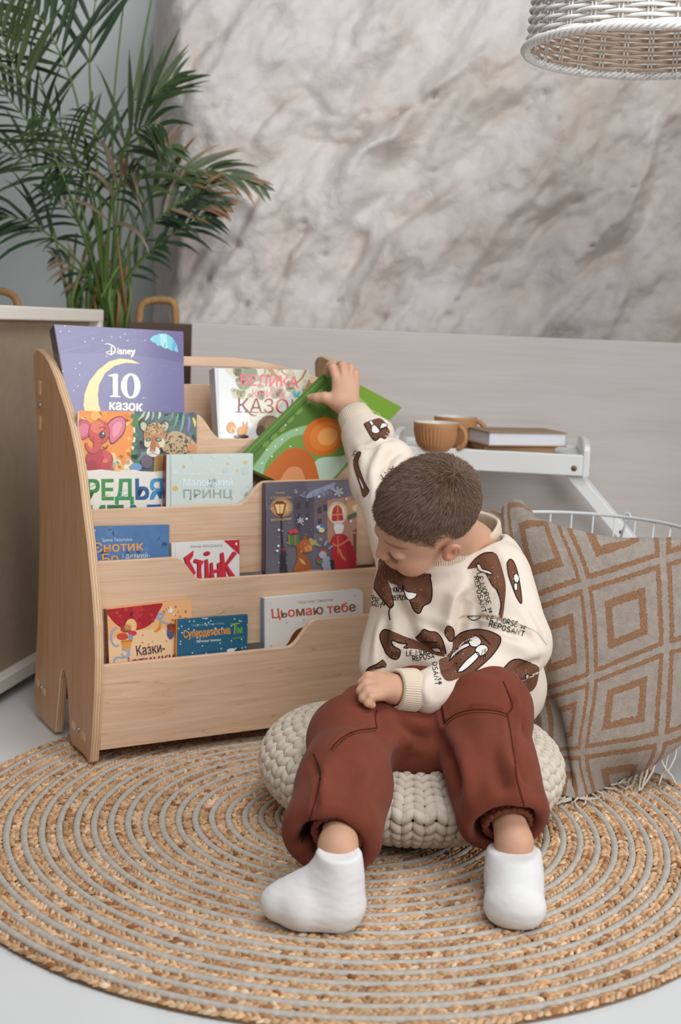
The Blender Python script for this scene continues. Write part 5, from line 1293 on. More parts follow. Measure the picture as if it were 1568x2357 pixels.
    cr = lambda px, dp, w_: (on(bw0, px), dp, w_)
    L_ = [cr([(1100, 1345), (1070, 1375), (1062, 1420), (1055, 1470), (1045, 1520)], .010, .010), cr([(1085, 1350), (1045, 1375), (1035, 1430)], -.005, .012), cr([(1062, 1422), (1110, 1420), (1160, 1430), (1215, 1460)], .0022, .004), cr([(900, 1330), (915, 1380), (950, 1450), (980, 1490)], .006, .009), cr([(920, 1320), (950, 1390), (990, 1450)], -.005, .011),
          cr([(905, 1400), (940, 1470), (1000, 1500), (1035, 1510)], .007, .010), cr([(950, 1420), (1000, 1450), (1040, 1470)], .004, .010), cr([(890, 1420), (885, 1470), (882, 1530)], .007, .008), cr([(875, 1440), (868, 1500), (862, 1540)], -.004, .010), cr([(1210, 1400), (1235, 1450), (1250, 1490)], .004, .006),
          cr([(1100, 1470), (1160, 1480), (1225, 1500)], -.004, .014), cr([(1120, 1445), (1180, 1460), (1235, 1475)], .005, .010), cr([(1190, 1545), (1220, 1530), (1245, 1520)], .006, .009), cr([(960, 1560), (955, 1590), (957, 1625)], .005, .006), cr([(985, 1555), (980, 1590), (985, 1620)], -.004, .008), cr([(1000, 1545), (1040, 1530), (1060, 1535)], .006, .009),
          cr([(872, 1140), (880, 1090), (900, 1050), (925, 1035)], .009, .009), cr([(850, 1120), (858, 1070), (880, 1030), (895, 1020)], -.004, .009), cr([(840, 1030), (870, 1020), (900, 1010)], .005, .008), cr([(815, 1010), (835, 1050), (840, 1100)], -.003, .012), cr([(930, 1310), (980, 1335), (1040, 1325)], .005, .010), cr([(1125, 1260), (1150, 1300), (1160, 1340)], .002, .008)]
    L_ = [q for q in L_ if len(q[0]) >= 2]
    L_ = [(a, b * 1.45, c_) for a, b, c_ in L_]
    v = folds(v, f, L_); v = v + vnormals(v, f) * (0.0035 * fbm(v * 16, 3, 18))[:, None]
    ms = M_plain('cream_fleece', '#e6d9cb', 0.85, 0.2, 0.02, 20, 0.2, 900, 0.0005)
    sw = link_mesh('sweatshirt', v, f, ms, root, True)
    bw = BVHTree.FromPolygons(v.tolist(), [tuple(q) for q in f.tolist()])
    mr = M_plain('cream_rib', '#dccbb7', 0.85, 0.2, 0.03, 20)
    def ribband(name, loop, axis, hgt, th, nr_, taper=1.0, amp=.0009, col=mr):
        lp = np.array(loop); k = len(lp); idx = np.linspace(0, k, 360, endpoint=False); cl = catmull(lp, 24, True); q = cl[(np.linspace(0, len(cl), nr_ * 4, endpoint=False)).astype(int)]
        cen = q.mean(0); V = []; m_ = len(q); prof = [(0, 0), (.12, 1.0), (.5, 1.15), (.88, 1.0), (1, 0), (.88, -1), (.5, -1), (.12, -1)]
        axis = np.broadcast_to(axis, q.shape)
        t = nzr(np.roll(q, -1, 0) - np.roll(q, 1, 0)); out = nzr(np.cross(t, nzr(axis))); sg = np.sign(((q - cen) * out).sum(1)); out = out * sg[:, None]
        rb = amp * np.cos(np.arange(m_) * math.pi / 2)
        V = []
        for a, b in prof:
            sc = 1 + (taper - 1) * a
            V.append(cen + (q - cen) * sc + axis * hgt * (a - .5) + out * (b * th / 2 + rb[:, None] * (abs(b) > .5)))
        V = np.stack(V, 1).reshape(-1, 3); pn = len(prof)
        F = np.array([(i * pn + j, ((i + 1) % m_) * pn + j, ((i + 1) % m_) * pn + (j + 1) % pn, i * pn + (j + 1) % pn) for i in range(m_) for j in range(pn)])
        return link_mesh(name, V, F, col, sw, True)
    col_loop = [P(1128, 1200, 2.515), P(1152, 1216, 2.470), P(1138, 1246, 2.415), P(1098, 1280, 2.368), P(1040, 1302, 2.335), P(985, 1308, 2.335), P(958, 1275, 2.39), P(985, 1228, 2.47), P(1050, 1199, 2.52), P(1095, 1193, 2.53)]
    axc = nz(np.array([-.10, -.22, 1.0]))
    ribband('collar', col_loop, axc, .038, .0060, 110, .95)
    def ring(c, ax_, r, n=16, fl=1.0):
        ax_ = nz(ax_); x = nz(np.cross(ax_, [0, 0, 1])); y = np.cross(ax_, x); return [c + x * math.cos(a) * r + y * math.sin(a) * r * fl for a in np.linspace(0, 2 * math.pi, n, endpoint=False)]
    a1 = nz(P(808, 948, 2.885) - P(838, 1000, 2.835)); ribband('cuff', ring(P(820, 966, 2.862), a1, .0375), a1, .046, .007, 56, .84)
    a2 = nz(P(905, 1587, 2.16) - P(985, 1592, 2.195)); ribband('cuff', ring(P(932, 1588, 2.172), a2, .0345), a2, .046, .007, 56, .90)
    hemc = P(1200, 1592, 2.47)
    ribband('waistband', [P(1195, 1570, 2.42), P(1228, 1590, 2.47), P(1215, 1590, 2.55), P(1100, 1600, 2.58), P(980, 1600, 2.52), P(930, 1610, 2.43), P(1000, 1640, 2.34), P(1120, 1630, 2.36)], np.array([.1, 0, -1.]), .04, .006, 120, .97)
    # ---------------------------------------------------------------- socks
    mk = M_plain('white_sock', '#e9e8e8', 0.85, 0.2, 0.015, 30, 0.3, 1100, 0.0006)
    def sock(prims, top, tax, fl):
        K_ = SDF()
        for a in prims: K_.cone(*a)
        K_.plane(top, tax, top - .09, top + .09, .004)
        K_.plane(np.array([0, 0, .0118]), np.array([0, 0, -1.]), np.array([-.5, 1.6, -.1]), np.array([.6, 2.2, .02]), .008)
        v, f = K_.mesh(0.0022); v = smooth_mesh(v, f, 4, .5); v, f = largest(v, f)
        v = v + vnormals(v, f) * (0.0016 * fbm(v * np.array([40, 40, 90]), 3, 28))[:, None]
        return v, f
    tl_ = PF(780, 1972, .122)
    v, f = sock([(tl_ + (tl_ - PF(777, 2080, .048)) * .3, PF(777, 2080, .048), .031, .035, .03), (PF(777, 2080, .047), PF(690, 2076, .046), .034, .034, .035), (PF(690, 2076, .046), PF(640, 2076, .046), .034, .027, .02), (PF(780, 2000, .10), PF(690, 2066, .052), .028, .026, .03), (PF(755, 2096, .04), PF(700, 2098, .04), .024, .026, .02)], PF(778, 1960, .131), nz(PF(780, 1940, .145) - PF(777, 2060, .06)), 0)
    link_mesh('sock', v, f, mk, root, True)
    v, f = sock([(P(1182, 1925, 1.985), PF(1182, 2010, .060), .033, .036, .03), (PF(1182, 2000, .05), PF(1160, 2084, .040), .034, .029, .03), (PF(1182, 2000, .05), PF(1212, 2092, .040), .034, .029, .03), (P(1183, 1960, 1.965), PF(1184, 2070, .05), .032, .030, .03)], P(1184, 1950, 1.975), np.array([0, .12, 1.0]), 0)
    link_mesh('sock', v, f, mk, root, True)
    vt = np.zeros(len(tr.data.vertices) * 3, np.float32); tr.data.vertices.foreach_get('co', vt)
    vt = vt.reshape(-1, 3).astype(float) + np.array(root['_o'])
    bt = BVHTree.FromPolygons(vt.tolist(), [tuple(p.vertices) for p in tr.data.polygons])
    return root, bw, sw, tr, bt
BOY, BW, SWEAT, TROUS, BT = make_boy()
# ------------------------------------------------------------------ walrus print lying on the sweatshirt
def make_print(SWEAT, BW, draw, name, mat):
    F_ = (780, 980, 3.136)
    me = SWEAT.data; off = np.array(SWEAT['_o'])
    nv = len(me.vertices); co = np.zeros(nv * 3, np.float32); me.vertices.foreach_get('co', co); vn = np.zeros(nv * 3, np.float32)
    me.vertices.foreach_get('normal', vn); vn = vn.reshape(-1, 3)
    from mathutils.kdtree import KDTree
    kd = KDTree(nv); cw = co.reshape(-1, 3).astype(float) + off
    for i, p in enumerate(cw): kd.insert(Vector(p), i)
    kd.balance()
    VV = []; FF = []; CC = []; NN = []; state = {'z': 0.0007}
    cache = {}
    def hit(x, y):
        k = (round(x, 2), round(y, 2))
        if k not in cache:
            d = nz(ray(x, y)); h = BW.ray_cast(Vector(CP), Vector(d))
            cache[k] = None if h[0] is None else (np.array(h[0]), vn[kd.find(h[0])[1]].astype(float), float(h[3]))
        return cache[k]
    BRN, BLK, WHT = hx('#704a38'), hx('#211c1b'), hx('#ece6df')
    def fill(pts, col, T, cell=3.2, lev=None):
        zz = 0.0007 + 0.00022 * (lev if lev is not None else {BRN: 1, WHT: 3, BLK: 5}.get(col, 2))
        p = [(T[0] + x / T[2], T[1] + y / T[2]) for x, y in pts]
        tris = tessellate_polygon([[Vector((a, b, 0)) for a, b in p]])
        for t in tris:
            tri = [p[i] for i in t]
            if abs((tri[1][0] - tri[0][0]) * (tri[2][1] - tri[0][1]) - (tri[2][0] - tri[0][0]) * (tri[1][1] - tri[0][1])) < 1e-6: continue
            x0, x1 = min(a[0] for a in tri), max(a[0] for a in tri); y0, y1 = min(a[1] for a in tri), max(a[1] for a in tri)
            for i in range(int(x0 // cell), int(x1 // cell) + 1):
                for j in range(int(y0 // cell), int(y1 // cell) + 1):
                    q = clip_poly(tri, [(i * cell, j * cell), ((i + 1) * cell, j * cell), ((i + 1) * cell, (j + 1) * cell), (i * cell, (j + 1) * cell)])
                    if len(q) < 3: continue
                    hs = [hit(*a) for a in q]
                    if any(h is None for h in hs): continue
                    ds = [h[2] for h in hs]
                    if max(ds) - min(ds) > 0.018: continue
                    b = len(VV); V = [h[0] + h[1] * zz for h in hs]; VV.extend(V); NN.extend(h[1] for h in hs); CC.extend([col] * len(q))
                    nr = np.cross(V[1] - V[0], V[2] - V[0]); ids = list(range(b, b + len(q)))
                    FF.append(tuple(ids if np.dot(nr, CP - V[0]) > 0 else ids[::-1]))
    def stroke(pts, w, col, T, smooth=4, lev=None):
        p = catmull(pts, smooth, False) if smooth and len(pts) > 2 else np.asarray(pts, float)
        a, b = thick_line(p, w)
        state['z'] += 0.00007; z = state['z']
        for i in range(len(p) - 1): state['z'] = z - 0.00007; fill([a[i], a[i + 1], b[i + 1], b[i]], col, T, lev=lev)
        state['z'] = z
    def blob(pts, T=F_, outline=None, w=8, smooth=4, col=BRN, specks=14):
        fill(catmull(pts, smooth), col, T)
        ol = 4 if col is WHT else 2
        if outline is True: stroke(list(pts) + [pts[0]], w, BLK, T, lev=ol)
        elif outline: stroke(outline, w, BLK, T, lev=ol)
        if specks and col is BRN:
            r = random.Random(len(pts) * 7 + int(pts[0][0])); q = np.array(pts); c0 = q.mean(0); z = state['z']
            for _ in range(specks):
                a = q[r.randrange(len(q))]; t = r.uniform(.15, .8); x, y = c0 + (a - c0) * t; L = r.uniform(8, 15); an = r.uniform(1.0, 2.1)
                state['z'] = z; stroke([(x, y), (x + math.cos(an) * L, y + math.sin(an) * L)], 2.6, hx('#b79c8b'), T, 0)
    ring = [(.29 + .29 * math.sin(q), .5 + .5 * math.cos(q)) for q in np.linspace(.2, 6.4, 12)]
    GL = {'L': (.5, [[(.03, 1), (0, 0), (.5, .02)]]), 'E': (.5, [[(.5, 1), (.02, .98), (0, 0), (.52, .03)], [(0, .5), (.42, .52)]]), 'M': (.82, [[(0, 0), (.08, .98), (.4, .35), (.72, 1), (.82, .02)]]), 'O': (.58, [ring]),
          'R': (.52, [[(.02, 0), (0, 1), (.42, .95), (.5, .74), (.36, .54), (0, .5)], [(.2, .5), (.54, 0)]]), 'S': (.5, [[(.48, .88), (.28, 1), (.04, .84), (.12, .58), (.42, .42), (.48, .14), (.22, 0), (0, .1)]]), 'P': (.5, [[(.02, 0), (0, 1), (.42, .95), (.5, .74), (.36, .54), (0, .5)]]),
          'A': (.6, [[(0, 0), (.32, 1), (.6, 0)], [(.12, .34), (.5, .36)]]), 'N': (.58, [[(0, 0), (.03, 1), (.54, .04), (.58, 1)]]), 'T': (.62, [[(0, .98), (.62, 1)], [(.32, 1), (.3, 0)]]),
          's': (.3, [[(.3, .5), (.12, .56), (.06, .42), (.26, .22), (.2, .02), (0, .06)]]), 'e': (.34, [[(.04, .28), (.32, .34), (.26, .54), (.08, .48), (.02, .2), (.14, .02), (.34, .08)]]), ' ': (.28, [])}
    def write(t, p0, p1, h, T=F_, bold=.15, shear=.0):
        p0 = np.array(p0, float); p1 = np.array(p1, float); d = nz(p1 - p0); u = np.array([d[1], -d[0]]); r = random.Random(len(t) + int(p0[0]))
        tot = sum(GL[c][0] + .22 for c in t) - .22; sc = np.linalg.norm(p1 - p0) / tot; x = 0
        for c in t:
            w, st = GL[c]; dy = r.uniform(-.05, .05)
            for q in st:
                stroke([p0 + d * (x + a * r.uniform(.97, 1.03)) * sc + u * (b + dy) * h for a, b in q], h * bold, BLK, T, 3 if len(q) > 5 else 0, lev=1)
            x += w + .22
    draw(blob, stroke, write, F_, WHT, BLK)
    o = link_mesh(name, np.array(VV), FF, mat, SWEAT, True, np.array(CC))
    try: o.data.normals_split_custom_set_from_vertices([tuple(n) for n in NN])
    except Exception as e: print('normals', e)
def walrus(blob, stroke, write, F_, WHT, BLK):
    # chest walrus
    blob([(330, 985), (400, 1030), (480, 1072), (655, 1066), (664, 1110), (674, 1190), (662, 1270), (612, 1300), (582, 1352), (545, 1330), (512, 1262), (470, 1200), (420, 1150), (370, 1132), (345, 1080)], outline=[(655, 1066), (664, 1110), (674, 1190), (662, 1270), (612, 1300), (582, 1352), (545, 1330), (512, 1262)])
    blob([(462, 1150), (490, 1195), (545, 1204), (562, 1214), (545, 1242), (505, 1255), (480, 1215)], col=WHT, outline=True, w=6)
    for k in range(3): stroke([(528, 1278 + 16 * k), (575, 1290 + 16 * k)], 4, BLK, F_, 0)
    blob([(296, 960), (345, 965), (352, 1100), (382, 1200), (398, 1290), (370, 1318), (340, 1280), (300, 1232), (255, 1170), (265, 1100), (286, 1030)], outline=[(255, 1170), (300, 1232), (340, 1280), (372, 1316)]); stroke([(398, 1290), (366, 1330), (374, 1402)], 8, BLK, F_)
    blob([(350, 985), (385, 1010), (352, 1060)], col=WHT, smooth=0)
    write('MORSE', (374, 1202), (478, 1196), 34); write('REPOSA', (386, 1262), (508, 1250), 34)
    write('RSE se', (232, 1252), (332, 1298), 30); write('SANT', (232, 1296), (310, 1318), 30)
    # belly walrus
    blob([(295, 1520), (325, 1472), (380, 1482), (470, 1520), (560, 1550), (640, 1600), (775, 1660), (700, 1655), (600, 1620), (500, 1606), (470, 1600), (495, 1578), (440, 1570), (385, 1548), (395, 1590), (440, 1620), (435, 1668), (405, 1685), (360, 1660), (320, 1600)], outline=[(500, 1606), (470, 1600), (495, 1578), (440, 1570), (385, 1548), (395, 1590), (442, 1620), (435, 1668), (405, 1685), (360, 1660), (320, 1600), (295, 1520), (325, 1472), (380, 1482)])
    for k in range(3): stroke([(378, 1634 + 12 * k), (434, 1640 + 12 * k)], 3.5, BLK, F_, 0)
    blob([(555, 1530), (590, 1500), (612, 1472), (655, 1488), (705, 1494), (742, 1535), (762, 1585), (776, 1645), (720, 1640), (660, 1612), (600, 1570)], outline=[(555, 1530), (590, 1500), (612, 1472), (655, 1488), (705, 1494), (742, 1535), (762, 1585), (776, 1645)])
    stroke([(612, 1556), (712, 1562)], 6, BLK, F_, 0); blob([(636, 1582), (690, 1590), (668, 1604)], col=BLK, smooth=0); blob([(668, 1606), (720, 1602), (742, 1632), (700, 1630)], col=WHT, outline=True, w=5)
    write('LE MORSE', (490, 1660), (690, 1648), 36); write('REPOSA', (538, 1698), (690, 1678), 36)
    # sleeve walrus
    blob([(825, 1540), (880, 1498), (975, 1470), (1060, 1478), (1120, 1500), (1167, 1530), (1163, 1575), (1118, 1645), (1060, 1705), (980, 1772), (890, 1812), (790, 1842), (740, 1790), (724, 1700), (765, 1675), (805, 1640), (822, 1590)], outline=[(825, 1540), (880, 1498), (975, 1470), (1060, 1478), (1120, 1500), (1167, 1530), (1163, 1575), (1118, 1645), (1060, 1705), (980, 1772)], specks=26)
    blob([(795, 1702), (828, 1640), (880, 1594), (936, 1574), (944, 1592), (890, 1622), (850, 1652)], col=WHT, outline=True, w=7); blob([(853, 1782), (900, 1718), (950, 1670), (994, 1638), (1012, 1664), (960, 1722), (900, 1772)], col=WHT, outline=True, w=7)
    blob([(938, 1565), (968, 1518), (1020, 1538), (1028, 1574), (990, 1602), (950, 1592)], col=WHT, outline=True, w=6); blob([(984, 1622), (1010, 1590), (1060, 1588), (1076, 1620), (1050, 1656), (1008, 1662)], col=WHT, outline=True, w=6)
    blob([(1018, 1546), (1064, 1570), (1020, 1592)], col=BLK, smooth=0); stroke([(1018, 1508), (1096, 1582)], 6, BLK, F_, 0)
    for a, b in (((1045, 1520), (1052, 1538)), ((1065, 1540), (1072, 1560)), ((905, 1552), (960, 1536)), ((910, 1568), (965, 1552)), ((1040, 1620), (1020, 1690)), ((1052, 1618), (1040, 1698)), ((1060, 1610), (1056, 1690))): stroke([a, b], 4, BLK, F_, 0)
    # shoulder walrus
    blob([(930, 1032), (980, 970), (1050, 924), (1118, 918), (1150, 945), (1185, 1050), (1206, 1160), (1196, 1300), (1182, 1384), (1160, 1372), (1172, 1300), (1150, 1200), (1110, 1150), (1075, 1082), (1055, 1042), (1000, 1024)], outline=[(1055, 1042), (1075, 1082), (1110, 1150), (1142, 1186), (1172, 1280), (1160, 1366)], specks=26)
    stroke([(930, 1032), (980, 970), (1050, 924), (1118, 918)], 6, BLK, F_)
    blob([(998, 1000), (1024, 1004), (1040, 1034), (1090, 1050), (1110, 1076), (1060, 1062), (1012, 1042)], col=WHT, outline=True, w=6)
    write('LE MORSE se', (996, 1068), (1092, 1352), 34, shear=-.1); write('REPOSANT', (978, 1094), (1034, 1352), 34, shear=-.1)
    blob([(1214, 992), (1236, 964), (1265, 990), (1292, 1070), (1312, 1180), (1320, 1282), (1290, 1250), (1260, 1180), (1226, 1080)], outline=True, w=6, specks=6); blob([(1262, 1080), (1284, 1070), (1300, 1110), (1280, 1140), (1262, 1110)], col=WHT, outline=True, w=5); blob([(1262, 1150), (1282, 1130), (1288, 1180), (1270, 1190)], col=WHT, outline=True, w=5)
    write('LE MORSE se', (1070, 1398), (1345, 1468), 36); write('REPOSANT', (1086, 1446), (1336, 1520), 38)
    blob([(930, 1376), (1030, 1376), (972, 1404)], outline=True, w=6, smooth=0, specks=0); blob([(768, 1478), (790, 1443), (826, 1472), (828, 1540), (800, 1556), (772, 1512)], outline=True, w=6, specks=4)
    blob([(1185, 1755), (1240, 1700), (1300, 1684), (1385, 1712), (1440, 1740), (1440, 1800), (1420, 1880), (1370, 1922), (1320, 1852), (1260, 1824), (1220, 1792)], outline=[(1185, 1755), (1240, 1700), (1300, 1684), (1385, 1712)]); blob([(1330, 1760), (1440, 1745), (1430, 1770), (1350, 1775)], col=BLK, smooth=0); blob([(1346, 1800), (1366, 1790), (1370, 1815), (1350, 1826)], col=WHT, outline=True, w=5)
    blob([(190, 1792), (215, 1750), (270, 1722), (318, 1690), (346, 1730), (300, 1752), (240, 1764)], outline=[(190, 1792), (215, 1750), (270, 1722), (318, 1690)]); stroke([(250, 1752), (300, 1740), (340, 1745)], 5, BLK, F_)
    write('OSANT', (676, 1708), (694, 1874), 34, shear=-.1); write('se', (722, 1820), (728, 1866), 26)
    # raised sleeve
    blob([(885, 985), (980, 942), (1075, 914), (1142, 950), (1170, 1010), (1192, 1040), (1216, 1090), (1192, 1150), (1152, 1182), (1090, 1160), (1036, 1202), (985, 1160), (930, 1070)], H_, outline=[(1152, 1182), (1130, 1152), (1090, 1160), (1036, 1202), (985, 1160), (930, 1070), (885, 985)], w=12)
    blob([(985, 1020), (1022, 1004), (1076, 1062), (1080, 1092), (1040, 1116), (985, 1092)], H_, col=WHT, outline=True, w=9); blob([(1082, 1052), (1112, 982), (1166, 985), (1182, 1010), (1130, 1042)], H_, col=WHT, outline=True, w=9); blob([(950, 965), (980, 945), (1010, 1000), (985, 1015)], H_, col=WHT, outline=True, w=8); stroke([(1085, 1090), (1130, 1050), (1180, 1045)], 9, BLK, H_)
    blob([(845, 1352), (815, 1350), (780, 1400), (752, 1470), (758, 1560), (798, 1680), (840, 1800), (880, 1930), (960, 1850), (900, 1750), (850, 1620), (815, 1520), (812, 1450), (845, 1375)], H_, outline=[(960, 1850), (900, 1750), (850, 1620), (815, 1520), (812, 1450), (845, 1375), (840, 1350), (815, 1350), (780, 1400), (752, 1470)], w=11)
    blob([(812, 1650), (840, 1690), (890, 1800), (880, 1830), (840, 1740)], H_, col=WHT, outline=True, w=7)
    write('ANT', (1262, 1530), (1072, 1655), 62, H_); write('LE', (768, 1330), (735, 1392), 40, H_)
    stroke([(868, 1392), (900, 1372), (1060, 1370), (1200, 1396), (1340, 1446), (1440, 1500), (1500, 1580)], 4, hx('#cdb49c'), F_)
    stroke([(868, 1400), (900, 1380), (1060, 1378), (1200, 1404), (1340, 1455)], 2.5, hx('#d6c2ae'), F_)
def seams(blob, stroke, write, F_, WHT, BLK):
    T = (0, 0, 1.0); c1, c2 = hx('#552619'), hx('#63301f')
    for pts in ([(762, 1726), (780, 1704), (815, 1684), (852, 1678), (868, 1676)], [(868, 1676), (864, 1652), (868, 1634)], [(1016, 1612), (1020, 1640), (1024, 1664)], [(1024, 1664), (1050, 1644), (1090, 1634), (1140, 1636), (1168, 1644)], [(1168, 1644), (1180, 1628), (1172, 1600), (1158, 1568)], [(1168, 1644), (1176, 1690), (1184, 1740), (1192, 1800), (1214, 1880), (1216, 1915)], [(722, 1735), (738, 1780), (730, 1830), (712, 1890), (694, 1940)]):
        stroke(pts, 3.0, c1, T, lev=1)
    for pts in ([(764, 1731), (784, 1709), (816, 1690), (852, 1684), (866, 1682)], [(1026, 1669), (1052, 1650), (1090, 1640), (1140, 1642), (1166, 1650)]): stroke(pts, 1.6, c2, T, lev=1)
make_print(SWEAT, BW, walrus, 'walrus_print', M_vcol('fleece_print', 0.85, 0.2, 0.15, 900, 0.0005))
make_print(TROUS, BT, seams, 'seam_stitching', M_vcol('seam_thread', 0.9, 0.1))
# ------------------------------------------------------------------ knitted pouf
def make_pouf():
    c = P(946, 1772, 2.305); c = np.array([c[0], 2.305, 0.008]); R, H = 0.271, 0.097
    root = thing('knitted_pouf', 'round chunky knitted beige pouf under the boy on the rug', 'pouf', c)
    def surf(ph, th, grow=0.0):
        cr = np.abs(np.cos(ph)) ** 0.72; sr = np.sign(np.sin(ph)) * np.abs(np.sin(ph)) ** 0.95
        r = (R + grow) * cr
        x = c[0] + r * np.cos(th); y = c[1] + r * np.sin(th)
        dent = .052 * np.exp(-((x - c[0] - .005) / .15) ** 2) * np.clip(sr, 0, 1) ** .6 * np.clip((c[1] + .30 - y) / .12, 0, 1)      # pressed down where the boy sits
        return np.stack([x, y, c[2] + H + 0.004 + (H + grow) * sr - dent], -1)
    # arc-length rows
    ph = np.linspace(-1.52, 1.52, 600); pr = surf(ph, np.zeros(600)); arc = np.concatenate([[0], np.cumsum(np.linalg.norm(np.diff(pr, axis=0), axis=1))])
    T, F = lobe_template(8, 5); parts = []
    n = 45; pitch = 0.0192; rows = int(arc[-1] / pitch)
    base = np.array(hx('#d2c7b8'))
    for i in range(rows):
        p = np.interp((i + .5) * pitch, arc, ph)
        th = (np.arange(n) + 0.0) * 2 * np.pi / n; e = 1e-3
        r = R * abs(math.cos(p)) ** .72; wd = 2 * np.pi * r / n
        if wd < 0.006: continue
        for s in (-1, 1):
            t = th + s * 0.25 * 2 * np.pi / n + nrg.normal(0, .02, n) * 2 * np.pi / n; pp = np.full(n, p) + nrg.normal(0, .004, n)
            O = surf(pp, t); eu = nzr(surf(pp + e, t) - surf(pp - e, t)); et = nzr(surf(pp, t + e) - surf(pp, t - e)); en = np.cross(et, eu)
            a = 0.66 + nrg.normal(0, .06, n)[:, None]
            ax = eu * np.cos(a) + et * np.sin(a) * s * 1.0 - en * 0.10; ax = nzr(ax); ay = nzr(np.cross(en, ax)); az = np.cross(ax, ay)
            L = 0.0150 * (1 + nrg.normal(0, .05, n))[:, None]; w_ = min(.0100, wd * 0.275) * (1 + nrg.normal(0, .06, n))[:, None]
            A = np.stack([ax * L, ay * w_, az * 0.0094], 1)
            cc = base * (1 + nrg.normal(0, .04, n))[:, None]
            parts.append(scatter(T, F, O + en * .001, A, np.clip(cc, 0, 1)))
    W = cat(parts)
    link_mesh('knit_cover', W[0], W[1], M_vcol('cotton_cord', 0.9, 0.15, 0.5, 500, 0.001), root, True, W[2])
    pg, tg = np.meshgrid(np.linspace(-1.56, 1.56, 44), np.linspace(0, 2 * np.pi, 72, endpoint=False), indexing='ij')
    V = surf(pg, tg, -.007); i, j = np.meshgrid(np.arange(43), np.arange(72), indexing='ij')
    link_mesh('filling', V.reshape(-1, 3), np.stack([i * 72 + j, i * 72 + (j + 1) % 72, (i + 1) * 72 + (j + 1) % 72, (i + 1) * 72 + j], -1).reshape(-1, 4), M_plain('dark_filling', '#40382f', 0.95), root)
make_pouf()

